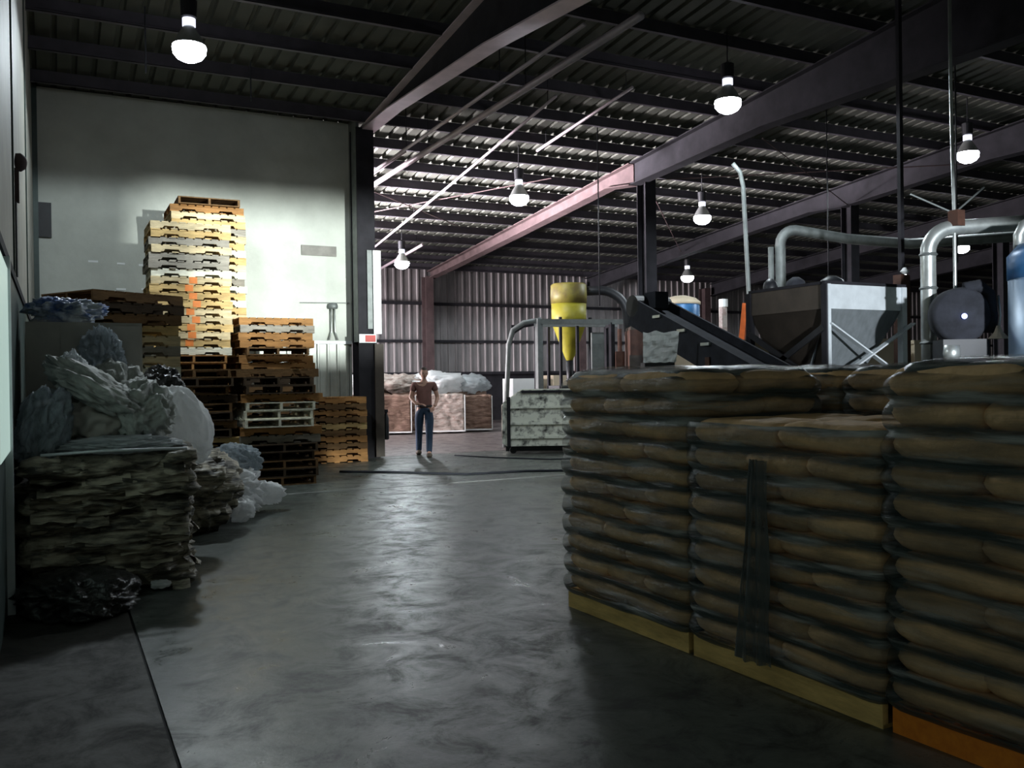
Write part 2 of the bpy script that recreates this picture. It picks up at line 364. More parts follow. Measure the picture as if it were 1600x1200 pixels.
rafter(18.8, [(30.2,.5),(24,.4),(18.4,.4),(17.2,.55),(13,.6),(8,1.0),(-5,.8)], M['steel'], M['steel'])
rafter(25.0, [(30.2,.5),(24,.4),(18.4,.4),(17.2,.55),(13,.6),(8,1.0),(-5,.8)], M['steel'], M['steel'])
rafter(31.3, [(30.2,.5),(17.2,.55),(8,1.0),(-5,.8)], M['steel'], M['steel'])
for (xx, yy, zz) in ((8.1,14.3,6.58),(8.6,22.5,5.9),(10,26,5.65),(10,29.3,5.4),(9.35,13.6,6.75),(9.35,16.6,6.48),(6.42,12,5.92),(6.42,16,5.92),(5.98,12,5.93),(5.98,16,5.9)):
    struct(MB().tube([(xx,yy,zz),(xx,yy,roofz(yy)-.02)], .008, 6).build('ceiling_hanger', M['steel']))
# pipes and rods under the roof
def rod(name, label, pts, r, m, cat='pipe', group=None): return tag(MB().tube(pts, r, 10).build(name, m, smooth=True), label, cat, group)
rod('overhead_pipe', 'thick pinkish pipe running below the roof beside the bright beam flange', [(6.42,9.0,5.92),(6.42,19.2,5.92),(6.42,24,5.85)], .055, M['pipe_pink'])
rod('overhead_pipe', 'thinner pinkish pipe between the thick pipe and the bright beam', [(5.98,9.6,5.95),(5.98,17.4,5.9),(5.98,22,5.88)], .03, M['pipe_pink'])
rod('overhead_conduit', 'thin conduit beside the thinner pinkish roof pipe', [(6.15,16.5,5.98),(6.15,23,5.9)], .018, M['pipe_pink'], 'conduit')
rod('overhead_pipe', 'thin diagonal pipe crossing the bright purlins of the far bay', [(8.1,14.0,6.6),(8.4,19.5,6.15),(8.75,26.5,5.6)], .03, M['pipe_pink'])
rod('overhead_pipe', 'short pipe section under the far bay roof above the far left lamp', [(10.0,25.5,5.65),(10.0,30,5.35)], .045, M['pipe_pink'])
rod('overhead_pipe', 'paired thin pipe under the roof mid bay', [(9.35,13.4,6.75),(9.35,17,6.45)], .03, M['pipe_pink'])
for i, (a, b) in enumerate((((6.4,20.3,6.1),(10.6,24,6.0)), ((10.6,18.6,6.3),(6.4,24.5,5.9)), ((12.5,13.5,6.2),(18.8,17.1,6.0)), ((18.7,13.5,6.3),(12.5,17,6.1)), ((13,18,6.2),(18.6,24,5.7)))):
    tag(MB().tube([a, b], .013, 6).build('bracing_rod', M['steel_red']), ['thin cross brace rod low in the bright purlins behind the partition', 'thin cross brace rod sloping towards the lamp above the yellow cyclone', 'thin brace rod running from beam to the middle column', 'thin brace rod crossing under the dark roof left of the middle column', 'thin brace rod in the dark roof behind the inclined conveyor'][i], 'brace', 'roof bracing rods')
for k, (px_, yy) in enumerate(((1.2,13.6),(2.9,14.9))):
    tag(MB().tube([(px_,yy,roofz(yy)-.23),(px_,yy,5.9+.2*k)], .012, 6).build('hanger_rod', M['black']), ['thin hanger rod left of the near left lamp','thin hanger rod right of the near left lamp'][k], 'rod')

# ------------------------------------------------------------ lamps
def lamp_proto():
    t = thing('high_bay_lamp', 'x', 'lamp')
    MB().tube([(0,0,.62),(0,0,1.14)], .012, 8).build('hook', M['black'], t)
    mb = MB(); mb.lathe([(.05,.36),(.10,.38),(.11,.60),(.05,.63)], n=16); mb.build('ballast_box', M['black'], t)
    MB().lathe([(.03,.25),(.085,.26),(.085,.36),(.03,.37)], n=16).build('lamp_collar', M['lamp_cap_glow'], t, True)
    mb = MB(); n = 24
    prof = [(.07,.26),(.09,.22),(.15,.13),(.20,.03),(.215,0)]
    rings = [[mb.b.verts.new((r*math.cos(2*PI*i/n), r*math.sin(2*PI*i/n), z)) for i in range(n)] for r, z in prof]
    for a, b in zip(rings, rings[1:]):
        for i in range(n): mb.b.faces.new((a[i], a[(i+1)%n], b[(i+1)%n], b[i]))
    mb.build('reflector', M['galv'], t, True)
    MB().lathe([(.02,.10),(.14,.10),(.20,.03),(.22,-.03),(.21,-.10),(.165,-.16),(.09,-.20),(.02,-.21)], n=24).build('lens', M['lamp_glow'], t, True)
    return t
lp = lamp_proto()
lamps = [((1.65,12.55,6.0), 'large bright hanging lamp at upper left over the pallet stacks', 430, 1.0),
 ((10.0,11.6,6.08), 'large bright hanging lamp below the dark beam at upper right', 420, 1.0),
 ((9.24,17.66,5.58), 'hanging lamp above the yellow cyclone', 130, 1),
 ((14.59,17.94,5.56), 'hanging lamp right of the middle steel column', 260, 1),
 ((16.78,12.15,6.04), 'hanging lamp above the silver pipe elbow at right', 450, 1),
 ((9.08,24.8,5.0), 'small distant lamp beside the partition column', 420, 1),
 ((19.51,24.83,5.0), 'small distant lamp above the blue tank with the sandy top', 200, 1),
 ((25.48,18.68,5.5), 'small distant lamp inside the silver pipe bend', 300, 1),
 ((19.32,17.64,5.55), 'tiny distant lamp beside the second steel column', 60, .45),
 ((27.47,22.55,5.15), 'tiny distant lamp just above the hopper right edge', 90, .6)]
for i, (loc, lab, pw, sc) in enumerate(lamps):
    if i == 0: t = lp
    else:
        t = lp.copy(); COL.objects.link(t)
        for ch in list(lp.children):
            if ch.type != 'MESH': continue
            c = ch.copy(); COL.objects.link(c); c.parent = t
            if sc < 1 and c.name.startswith('hook'): c.scale.z = (1.14/sc-.62)/.52; c.location.z = .62*(1-c.scale.z)
    t.location = loc; t.scale = (sc,)*3; t['label'] = lab; t['group'] = 'high bay lamps'
    l = bpy.data.lights.new('lamp_light', 'SPOT'); l.energy = pw; l.color = (.84,.95,1); l.spot_size = math.radians(172); l.spot_blend = .12; l.shadow_soft_size = .16
    lo = bpy.data.objects.new('lamp_light', l); COL.objects.link(lo); lo.parent = t; lo.location = (0, 0, -.28)

# ------------------------------------------------------------ small things on walls
t = thing('wall_bell', 'round dark bell on conduit fixed to the left wall', 'bell', (-.29, 8.87, 3.45))
MB().lathe([(.02,0),(.075,.01),(.08,.05),(.05,.09),(.01,.1)], M=Matrix.Rotation(PI/2,4,'Y'), n=18).build('gong', M['steel_red'], t, True)
MB().box(-.02,.035,-.05,.03,-.35,-.06).build('junction_box', M['steel_red'], t)
MB().tube([(.0,-.03,-.3),(.0,-.03,-1.0)], .018, 8).build('conduit', M['black'], t)
t = thing('wall_conduit', 'pale double conduit with round cap above the low siding', 'conduit', (4.95, WY-.07, 2.35))
for dx in (-.035, .035): MB().tube([(dx*2.5,0,0),(dx,0,.18),(dx,0,.62)], .016, 8).build('pipe', M['galv'], t, True)
MB().lathe([(.09,.62),(.10,.66),(.09,.72),(.02,.74)], n=16).build('cap', M['galv_dull'], t, True)
tag(MB().box(4.35, 5.05, WY-.03, WY, 4.02, 4.22).build('wall_patch', mat('patch', (.20,.19,.17), .7)), 'brown rectangular plate high on the end wall beside the column', 'plate')
tag(MB().box(-.26, -.02, WY-.06, WY, 4.1, 4.7).build('wall_vent', M['black']), 'dark square vent high in the left corner of the end wall', 'vent')
tag(MB().tube([(4.3,WY-.03,3.08),(5.3,WY-.03,3.1)], .008, 6).build('wall_cable', M['galv_dull']), 'thin cable run across the bright end wall to the column', 'cable')
def pale_strips():  # small white strips set on the end wall
    pts = [((.55,3.70),.16),((1.02,3.68),.13),((1.38,3.67),.11),((1.0,3.22),.16),((1.42,3.23),.17)]
    for i, ((x, z), w) in enumerate(pts):
        tag(MB().box(x, x+w, WY-.012, WY, z, z+.035).build('pale_strip', M['white']), ['pale strip on the end wall, upper row nearest the corner','pale strip on the end wall, middle of the upper row','pale strip on the end wall, upper row nearest the tall pallets','pale strip on the end wall, lower row left','pale strip on the end wall, lower row right'][i], 'tape', 'pale strips on the end wall')
pale_strips()
t = thing('wall_sign', 'small red and white sign on the partition column', 'sign', (5.46, 16.94, 2.27))
MB().box(-.16,.19,0,.015,0,.17).build('sign_board', M['white'], t)
MB().box(-.04,.17,-.004,0,.02,.15).build('red_field', M['red'], t)
t = thing('fire_extinguisher', 'dark slim canister fixed low on the partition column', 'canister', (5.86, 17.05, .35))
MB().lathe([(.04,0),(.055,.02),(.055,.42),(.03,.5),(.02,.54)], n=16).build('cylinder', M['black'], t, True)
MB().box(-.03,.03,-.03,.03,.54,.60).build('valve', M['steel'], t)

# ------------------------------------------------------------ pallets
def pallet_meshes(seed):
    rnd = random.Random(seed); L, D = 1.2, 1.0
    top = MB(); x = -L/2
    ws = [.14] + [.1]*7 + [.14]; tot = sum(ws); gap = (L - tot)/(len(ws)-1)
    for w in ws:
        j = rnd.uniform(-.008, .008); top.box(x, x+w, -D/2+j, D/2+j, .105, .122); x += w + gap
    bot = MB()
    for xc, w in ((-L/2+.07,.14),(-.25,.1),(0,.1),(.25,.1),(L/2-.07,.14)):
        bot.box(xc-w/2, xc+w/2, -D/2, D/2, 0, .016)
    sm = []
    for yc in (-D/2+.02, 0, D/2-.02):
        pts = [(-L/2,.016),(-.42,.016),(-.40,.05),(-.20,.05),(-.18,.016),(.18,.016),(.20,.05),(.40,.05),(.42,.016),(L/2,.016),(L/2,.105),(-L/2,.105)]
        mb = MB(); mb.prism(pts, -.018, .018, Matrix.Translation((0, yc, 0)) @ Matrix.Rotation(PI/2, 4, 'X')); sm.append(mb.mesh('stringer'))
    return top.mesh('top_deck'), sm, bot.mesh('bottom_deck')
PM = {}
def pallet_kind(kind):
    if kind not in PM:
        t, s, b = pallet_meshes(len(PM))
        for me in [t, b] + s: me.materials.append(M['wood_'+kind])
        PM[kind] = (t, s, b)
    return PM[kind]
paint_me = MB().box(-.06,.06,-.505,-.4995,.02,.12).mesh('paint'); paint_me.materials.append(M['orange_paint'])
KN = {'pale':'pale wood','yellow':'yellowish wood','orange':'orange-brown wood','brown':'brown wood','dark':'dark brown wood','grey':'weathered grey wood','white':'white-lit bare wood','tan':'tan wood'}
def pallet(x, y, z, kind, label, group, rz=0, tilt=(0,0), paint=None):
    t = thing('wooden_pallet', label, 'pallet', (x,y,z), rz, group); t.rotation_euler = (tilt[0], tilt[1], rz)
    a, s, b = pallet_kind(kind)
    link('top_deck', a, None, t); link('bottom_deck', b, None, t)
    for i, me in enumerate(s):
        o = link('stringer', me, None, t)
        if i == 0 and paint is not None:
            p = link('paint_mark', paint_me, None, o, (paint, 0, 0)); p['label'] = 'orange spray paint mark'
    return t
ORD = ['topmost','second from top','third from top','fourth from top','fifth from top','sixth from top','seventh from top','eighth from top','ninth from top','tenth from top','eleventh from top','twelfth from top','thirteenth from top','fourteenth from top','fifteenth from top','sixteenth from top','seventeenth from top','eighteenth from top','nineteenth from top','twentieth from top'] + [s+' from top' for s in ('21st','22nd','23rd')] + ['%dth from top' % s for s in range(24, 42)]
def stack(x, y, kinds, name, group, rnd, rot=0, z0=0, jit=.025, pitch=.1225, paints={}, base_rz=0):
    n = len(kinds)
    for i, k in enumerate(kinds):           # kinds listed from the top
        z = z0 + (n-1-i)*pitch
        r = base_rz + rnd.uniform(-.02, .02) + (PI/2 if k.endswith('*') else 0); kk = k.rstrip('*')
        lab = '%s pallet, %s in the %s' % (KN[kk], ORD[i], name)
        pallet(x+rnd.uniform(-jit,jit), y+rnd.uniform(-jit,jit), z, kk, lab, group, r + rot, paint=paints.get(i))
R = random.Random(5)
HT = .1225
# A tall front stack
kA = ['pale','yellow','grey','pale','grey','grey','white','pale','yellow','yellow','yellow','pale','pale','yellow','pale','yellow','white','orange*','orange*','brown*','orange*','brown*','dark','brown','dark'] + ['brown']*9
kA = kA[:33]
stack(1.92, 15.3, kA, 'tall front stack', 'pallets in the tall front stack', R, paints={7:.02,8:-.02,9:.03,10:.05,11:-.03,12:.05,13:-.04,14:.02,15:-.02})
kB = ['brown*','orange','pale','yellow','grey','pale','yellow','white','yellow','pale','white','grey','white','yellow','white','yellow','pale'] + ['yellow','orange','brown','orange']*6
stack(2.36, 16.42, kB[:38], 'tallest stack against the end wall', 'pallets in the tallest stack', R, jit=.02)
kE = ['orange','grey','orange','orange','brown*','orange','orange','brown','dark','brown'] + ['brown']*11
stack(3.24, 15.3, kE[:21], 'medium stack right of the tall stack', 'pallets in the medium stack', R)
kF = ['brown*','dark*','brown*','dark','brown*','dark*','brown','dark*','yellow','dark*','dark*','brown*','dark*','brown']
stack(1.75, 13.9, kF, 'low dark stack behind the plastic bags', 'pallets in the low dark stack', R, jit=.04)
kF2 = ['brown','dark*','dark*','orange','white*','white*','white*','orange','grey','dark*','dark*','brown*','dark*','brown*']
stack(2.95, 13.85, kF2, 'low front stack with white pallets', 'pallets in the low front stack', R, jit=.04)
stack(4.66, 16.9, ['orange','brown','orange','brown','yellow','brown','orange','brown','orange','orange'], 'short stack beside the column', 'pallets in the short stack by the column', R, jit=.015)
kC = ['yellow','pale','grey','pale','white','pale','white','pale','white','pale','yellow','pale','pale','brown','dark','brown','dark','brown']  # light wood, made paler still in place of missing front light
stack(.74, 11.9, kC, 'leaning stack behind the cardboard box', 'pallets in the stack behind the cardboard box', R, jit=.03)
zc = 18*HT
pallet(.66, 11.75, zc+.005, 'brown', 'brown wood pallet, lowest of the skewed pile on the left stack', 'skewed pallets on the left stack', .25)
pallet(.66, 11.75, zc+.13, 'dark', 'dark brown pallet, middle of the skewed pile on the left stack', 'skewed pallets on the left stack', .42)
pallet(.64, 11.75, zc+.255, 'brown', 'brown wood pallet, topmost of the skewed pile on the left stack', 'skewed pallets on the left stack', .55)

# ------------------------------------------------------------ sacks
def sack_mesh(L, Wd, H, seed):
    b = bmesh.new(); nx, ny = 14, 11; rnd = random.Random(seed); off = Vector((seed*7.3, seed*3.1, 0))
    def pt(i, j, sgn):
        u = -1 + 2*i/nx; v = -1 + 2*j/ny
        u = math.sin(u*PI/2); v = math.sin(v*PI/2)
        e = max(0, (1-abs(u)**9)*(1-abs(v)**8))**.40
        x = L/2*u*(1-.05*abs(v)**3); y = Wd/2*v*(1-.06*abs(u)**3)
        n = noise.noise(Vector((x*5, y*5, 0))+off)
        n2 = noise.noise(Vector((x*14, y*14, sgn))+off)
        return Vector((x, y, sgn*H/2*e + .010*n*(1) + .004*n2*e))
    top = [[b.verts.new(pt(i,j,1)) for j in range(ny+1)] for i in range(nx+1)]
    bot = [[top[i][j] if i in (0,nx) or j in (0,ny) else b.verts.new(pt(i,j,-1)) for j in range(ny+1)] for i in range(nx+1)]
    for i in range(nx):
        for j in range(ny):
            b.faces.new((top[i][j], top[i+1][j], top[i+1][j+1], top[i][j+1]))
            b.faces.new((bot[i][j+1], bot[i+1][j+1], bot[i+1][j], bot[i][j]))
    me = bpy.data.meshes.new('paper_sack'); b.to_mesh(me); b.free(); me.materials.append(M['sack'])
    for p in me.polygons: p.use_smooth = True
    return me
SK = [sack_mesh(.62, .42, .142, s) for s in range(7)]
PIT = .1275
rs = random.Random(11)
def film_wrap(name, label, cx, cy, LX, LY, z0, z1, rz, seed, cap=True, tail=None, group='stretch wrap around the sack stacks'):
    b = bmesh.new(); n = 140; nz = int((z1-z0)/PIT*8); off = Vector((seed*5.1, 0, seed)); rc = .10
    ring0 = []
    # rounded rectangle perimeter
    pts = []
    per = 2*(LX+LY)
    for i in range(n):
        a = 2*PI*i/n; c, s_ = math.cos(a), math.sin(a); p = 18
        r = (abs(c/(LX/2))**p + abs(s_/(LY/2))**p)**(-1/p); pts.append((r*c, r*s_))
    rows = []
    for k in range(nz+1):
        z = z0 + (z1-z0)*k/nz; ph = ((z-z0)/PIT) % 1
        bul = .034*(abs(math.sin(PI*ph))**.6) - .020
        row = []
        for (x, y) in pts:
            d = math.hypot(x, y); q = bul + .012*noise.noise(Vector((x*3, y*3, z*16))+off) + .016*noise.noise(Vector((x*1.2, y*1.2, z*1.5))+off)
            topr = 0
            if cap and z > z1-.10: topr = -.10*((z-z1+.10)/.10)**2
            zz = z + .008*noise.noise(Vector((x*5, y*5, z*4))+off)
            row.append(b.verts.new((x*(1+(q+topr)/d), y*(1+(q+topr)/d), zz)))
        rows.append(row)
    for a, c in zip(rows, rows[1:]):
        for i in range(n): b.faces.new((a[i], a[(i+1)%n], c[(i+1)%n], c[i]))
    if cap:
        last = rows[-1]
        for f in (.85, .6, .3):
            row = [b.verts.new((v.co.x*f, v.co.y*f, z1 + .02 + .02*noise.noise(Vector((v.co.x*f*6, v.co.y*f*6, seed))))) for v in rows[-1]]
            for i in range(n): b.faces.new((last[i], last[(i+1)%n], row[(i+1)%n], row[i]))
            last = row
        b.faces.new(last)
    me = bpy.data.meshes.new(name); b.to_mesh(me); b.free()
    for p in me.polygons: p.use_smooth = True
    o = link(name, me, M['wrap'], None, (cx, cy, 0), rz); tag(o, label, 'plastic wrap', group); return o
def sack_stack(cx, cy, rz, layers, name, z0=.125, top_extra=0, skip=None):
    """pallet footprint: X depth 1.0 (local x), Y length 1.2 (local y)"""
    Mx = Matrix.Translation((cx, cy, 0)) @ Matrix.Rotation(rz, 4, 'Z')
    for k in range(layers):
        z = z0 + PIT*(k+.5) + .004
        A = k % 2 == 0
        L5 = []
        if A:   # two lengthwise on the front (-x) edge, three crosswise behind
            L5 = [(-.30,-.30,PI/2,'front left'),(-.30,.30,PI/2,'front right'),(.20,-.40,0,'back left'),(.20,0,0,'back middle'),(.20,.40,0,'back right')]
        else:
            L5 = [(.30,-.30,PI/2,'back left'),(.30,.30,PI/2,'back right'),(-.20,-.40,0,'front left'),(-.20,0,0,'front middle'),(-.20,.40,0,'front right')]
        for (x, y, r, pos) in L5:
            if skip and skip(k, pos): continue
            p = Mx @ Vector((x+rs.uniform(-.015,.015), y+rs.uniform(-.012,.012), z))
            # seen from the aisle (looking +x) the far end (+y) is on the left
            pos2 = pos.replace('left','#').replace('right','left').replace('#','right')
            o = link('paper_sack', rs.choice(SK), None, None, p, rz + r + rs.uniform(-.03,.03) + (PI if rs.random() < .5 else 0))
            tag(o, 'tan sack, %s layer, %s of the %s' % (ORD[layers-1-k], pos2, name), 'sack', 'sacks of the '+name)
def big_pallet(cx, cy, rz, kinds, label):
    t = thing('wooden_pallet', label, 'pallet', (cx,cy,0), rz + PI/2, 'pallets under the sack stacks')
    a, s, b = pallet_kind('tan'); link('top_deck', a, None, t); link('bottom_deck', b, None, t)
    for i, me in enumerate(s):
        if i == 2: continue
        link('stringer', me, None, t)
    mb = MB(); mb.box(-.6,.6,.47,.505,.0,.122); o = mb.build('front_board', M[kinds], t)
    if kinds == 'orange_board': o['label'] = 'bright orange painted board'
    return t
# front row along the aisle (x front ~3.0..3.1)
FR = [((3.53,4.53), .04, 11, 1.0, 'far front stack', 'wood_tan', 'tan wood pallet under the far front stack'),
      ((3.58,3.29), .04, 9, 1.0, 'low middle stack', 'wood_tan', 'tan wood pallet under the low middle stack'),
      ((3.64,2.05), .04, 11, 1.0, 'near front stack', 'orange_board', 'pallet with bright orange edge under the near stack')]
for i, ((cx,cy), rz, n, _, nm, bd, lab) in enumerate(FR):
    big_pallet(cx, cy, rz, bd, lab); sack_stack(cx, cy, rz, n, nm)
    z1 = .125 + n*PIT + .02
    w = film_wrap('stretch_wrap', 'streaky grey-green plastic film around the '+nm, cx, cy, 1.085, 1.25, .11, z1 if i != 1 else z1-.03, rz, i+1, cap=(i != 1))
    if i == 1:   # loose vertical fold of film hanging down the front face
        b = bmesh.new(); rows = []
        for k in range(50):
            f = k/49; z = 1.10 - f*.98; row = []
            wd = .045 + .07*f**1.2
            for j in range(22):
                u = -1 + 2*j/21
                y = .03 + .05*f + wd*u + .012*noise.noise(Vector((u*3, z*3, 4)))
                x = -.575 - .030*math.cos(u*PI/2)**.5 - .014*math.sin(u*9 + noise.noise(Vector((u, z*2, 1)))*2) 
                row.append(b.verts.new((x, y, z + .01*noise.noise(Vector((u*4, z, 9))))))
            rows.append(row)
        for a, c in zip(rows, rows[1:]):
            for j in range(21): b.faces.new((a[j], a[j+1], c[j+1], c[j]))
        me = bpy.data.meshes.new('film_fold'); b.to_mesh(me); b.free()
        for p in me.polygons: p.use_smooth = True
        o = link('film_fold', me, M['wrap_tail'], w); o['label'] = 'dark loose vertical fold of film'
# second row behind
SR = [((4.72,4.60), .05, 11, 'left back stack'), ((4.76,3.30), .04, 11, 'right back stack'), ((4.80,5.92), .05, 10, 'far back stack'), ((5.9,3.9), .05, 10, 'rearmost stack')]
for i, ((cx,cy), rz, n, nm) in enumerate(SR):
    kmin = n-4
    t = thing('wooden_pallet', 'tan wood pallet under the '+nm, 'pallet', (cx,cy,0), rz+PI/2, 'pallets under the sack stacks')
    a, s, b = pallet_kind('tan'); link('top_deck', a, None, t); link('bottom_deck', b, None, t)
    for me in s: link('stringer', me, None, t)
    sack_stack(cx, cy, rz, n, nm, skip=(lambda k, pos, n=n: (k < n-4 and k % 2 == 0 and 'back' in pos and False)))
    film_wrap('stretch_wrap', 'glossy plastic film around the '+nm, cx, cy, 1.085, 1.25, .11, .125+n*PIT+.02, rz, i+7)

# ------------------------------------------------------------ crumpled plastic, bales
def crumple(name, label, cat, c, r, m, seed, amp=.28, freq=2.2, sub=5, rz=0, parent=None, group=None, flat=None, ridge=1, tilt=(0,0)):
    b = bmesh.new(); bmesh.ops.create_icosphere(b, subdivisions=sub, radius=1)
    off = Vector((seed*3.7, seed*1.9, seed*7.1))
    for v in b.verts:
        p = v.co.copy(); q = p*freq + off
        w = Vector((noise.noise(q*.7), noise.noise(q*.7+Vector((9,0,0))), noise.noise(q*.7+Vector((0,9,0)))))*.9
        n = 1-abs(noise.noise(q+w))*2.2; n2 = 1-abs(noise.noise((q+w)*2.3))*2.2; n3 = 1-abs(noise.noise((q+w)*5))*2.2
        k = 1 + amp*(.6*n + .3*n2 + .16*n3 - .5) + amp*.5*noise.noise(q*.5)
        v.co = Vector((p.x*r[0]*k, p.y*r[1]*k, p.z*r[2]*k))
    if flat is not None:
        for v in b.verts:
            if v.co.z < -flat: v.co.z = -flat + (v.co.z+flat)*.05
    me = bpy.data.meshes.new(name); b.to_mesh(me); b.free()
    for p in me.polygons: p.use_smooth = True
    o = link(name, me, m, parent, c, rz); o.rotation_euler = (tilt[0], tilt[1], rz)
    if label and not parent: tag(o, label, cat, group)
    return o
def bale(name, label, c, s, m, seed, amp=.06, group=None, rz=0, straps=0, lam=14, n=44):
    b = bmesh.new(); bmesh.ops.create_cube(b, size=1); bmesh.ops.subdivide_edges(b, edges=b.edges, cuts=n, use_grid_fill=True)
    off = Vector((seed, seed*2, seed*3))
    for v in b.verts:
        p = v.co.copy(); P = Vector((p.x*s[0], p.y*s[1], p.z*s[2]))
        d = Vector((p.x if abs(p.x) > .499 else 0, p.y if abs(p.y) > .499 else 0, p.z if abs(p.z) > .499 else 0)).normalized()
        q = Vector((P.x*3, P.y*3, P.z*lam)) + off
        l = noise.noise(q) + .5*noise.noise(q*2.1) + (1-abs(noise.noise(Vector((P.x*5, P.y*5, P.z*8))+off))*2)*.6
        v.co = P + d*amp*l + Vector((0,0,.02*noise.noise(P*4+off)))
        rr = (max(0, abs(p.x)-.42)+max(0, abs(p.y)-.42))*.0
    me = bpy.data.meshes.new(name); b.to_mesh(me); b.free()
    for p in me.polygons: p.use_smooth = True
    t = link(name, me, m, None, (c[0], c[1], c[2]+s[2]/2), rz); tag(t, label, 'bale', group)
    for k in range(straps):
        x = -s[0]/2 + s[0]*(k+.5)/straps; e = .5*amp
        mb = MB(); mb.tube([(x,-s[1]/2-e,-s[2]/2),(x,-s[1]/2-e-.02,0),(x,-s[1]/2-e,s[2]/2+e),(x,s[1]/2+e,s[2]/2+e),(x,s[1]/2+e,-s[2]/2)], .006, 6)
        mb.build('strap', M['galv_dull'], t)
    return t
# left foreground: big bale against the wall and what lies on it
bale('plastic_bale', 'big dark bale of crushed layered plastic film at left foreground', (.35,7.68,.05), (1.06,1.2,.90), M['bale'], 3, .10, straps=0, n=60, lam=11)
bb = bpy.data.objects['plastic_bale']; rb = random.Random(4); mb = MB()
for q in range(90):
    side = rb.random() < .7; L_ = rb.uniform(.12,.45); wd = rb.uniform(.04,.13); z0 = rb.uniform(-.42,.44)
    c = rb.uniform(-.5,.5); rows = []; sg = rb.random()*20; dr = rb.uniform(-.06,.02)
    for i in range(9):
        row = []
        for j in range(4):
            a = max(-.52, min(.52, c*(1.0 if side else 1.1) + L_*(i/8-.5))); o_ = wd*j/3*(1-.5*abs(i/8-.5)); nn = noise.noise(Vector((a*9, j*.7, sg)))
            zz = z0 + .03*nn + dr*(j/3)**2*2 + .02*noise.noise(Vector((a*3, sg, 0)))
            row.append(mb.b.verts.new((a, -.60-o_, zz) if side else (.53+o_, a, zz)))
        rows.append(row)
    for a_, b_2 in zip(rows, rows[1:]):
        for j in range(3): mb.b.faces.new((a_[j], a_[j+1], b_2[j+1], b_2[j]))
link('loose_film_edges', mb.mesh('loose_film_edges', True), M['bale'], bb)
crumple('black_sheet', 'black plastic sheet heaped on the floor at the foot of the big bale', 'sheet', (.12,6.72,.10), (.36,.48,.16), M['film_dark'], 21, .35, 2, flat=.1)
crumple('film_bundle', 'bundle of clear shiny plastic film standing against the left wall', 'plastic film', (-.08,7.35,1.20), (.17,.22,.30), M['film_clear'], 2, .3, 2.5, tilt=(0,.25))
crumple('film_heap', 'grey crumpled plastic heap on the left of the big bale', 'plastic film', (.22,7.9,1.22), (.34,.4,.26), M['cardboard'], 5, .4, 1.8)
crumple('film_heap', 'drooping grey plastic sheet fallen over the heap on the bale', 'plastic film', (.30,7.7,1.45), (.42,.3,.13), M['film_grey'], 8, .45, 1.6, tilt=(.1,.55))
crumple('film_heap', 'dull grey plastic lump at the right of the bale top', 'plastic film', (.60,7.75,1.28), (.24,.28,.24), M['film_grey'], 13, .4, 2.0)
crumple('film_heap', 'small pale crumple of plastic sticking up from the heap', 'plastic film', (.12,7.95,1.60), (.11,.12,.17), M['film'], 14, .5, 2.4)
crumple('film_sheet', 'flat pale crumpled film lying on the front edge of the bale', 'plastic film', (.42,7.35,1.06), (.42,.22,.06), M['film'], 17, .5, 2.2)
tag(MB().tube([(-.10,7.05,1.02),(.30,7.02,1.035),(.86,7.0,1.03)], .011, 8).build('thin_pole', M['white_metal'], smooth=True), 'thin pale pole lying along the front edge of the big bale', 'pole')
# cardboard box behind the bale, with crumpled plastic spilling over
t = thing('cardboard_box', 'large grey cardboard bulk box behind the big bale', 'box', (.25,9.55,0))
mb = MB()
mb.box(-.48,.48,-.50,-.485,.12,2.08); mb.box(-.48,.48,.485,.50,.12,2.08); mb.box(-.48,-.465,-.485,.485,.12,2.08); mb.box(.465,.48,-.485,.485,.12,2.08); mb.box(-.465,.465,-.485,.485,.12,.14)
mb.build('box_wall', M['cardboard'], t)
MB().box(-.2,.46,-.52,-.503,1.45,2.05).build('flap', M['cardboard'], t)
pallet(.25, 9.55, 0, 'dark', 'dark pallet under the grey cardboard bulk box', None)
crumple('film_sheet', 'white and blue crumpled plastic on top of the cardboard box', 'plastic film', (.10,9.5,2.20), (.32,.35,.13), M['film_blue'], 31, .5, 2.2)
crumple('film_heap', 'clear glittering plastic film clump in front of the cardboard box', 'plastic film', (.38,8.85,1.72), (.17,.18,.26), M['film_clear'], 33, .5, 2.4)
crumple('film_heap', 'greenish-grey plastic heap leaning below the cardboard box', 'plastic film', (.45,8.7,1.2), (.40,.38,.48), M['film_grey'], 34, .35, 2.0)
bale('film_bale', 'dark bale hidden under the plastic heap between box and big bale', (.28,8.76,.0), (1.0,.55,.9), M['bale'], 12, .05)
crumple('film_bag', 'dark crumpled plastic bag beside the cardboard box', 'bag', (.93,9.5,1.42), (.22,.2,.24), M['film_dark'], 41, .35, 2.2)
crumple('film_bag', 'big bulging translucent white bag of film beside the bale', 'bag', (1.05,8.7,1.13), (.23,.25,.37), M['film_white'], 42, .16, 1.7, tilt=(0,-.35))
crumple('film_bag', 'slumped dark grey film bag behind the white bag', 'bag', (.85,8.95,1.1), (.25,.25,.3), M['film_grey'], 48, .3, 2)
crumple('film_mound', 'low mound of brownish torn plastic spilling right of the big bale', 'plastic film', (1.22,9.75,.40), (.50,.55,.42), M['bale'], 51, .35, 2.2, flat=.40)
crumple('film_mound', 'tan crumpled film spilled towards the pallets', 'plastic film', (1.62,10.5,.28), (.42,.45,.33), M['film_white'], 52, .5, 2.6, flat=.27)
crumple('film_bag', 'grey translucent bag on the spilled film near the pallets', 'bag', (1.85,10.7,.62), (.29,.24,.19), M['film_clear'], 53, .35, 2)
crumple('film_scrap', 'white curled film scrap nearest the aisle on the floor', 'plastic film', (2.2,10.75,.2), (.2,.12,.13), M['film_white'], 54, .6, 2.2, sub=4)
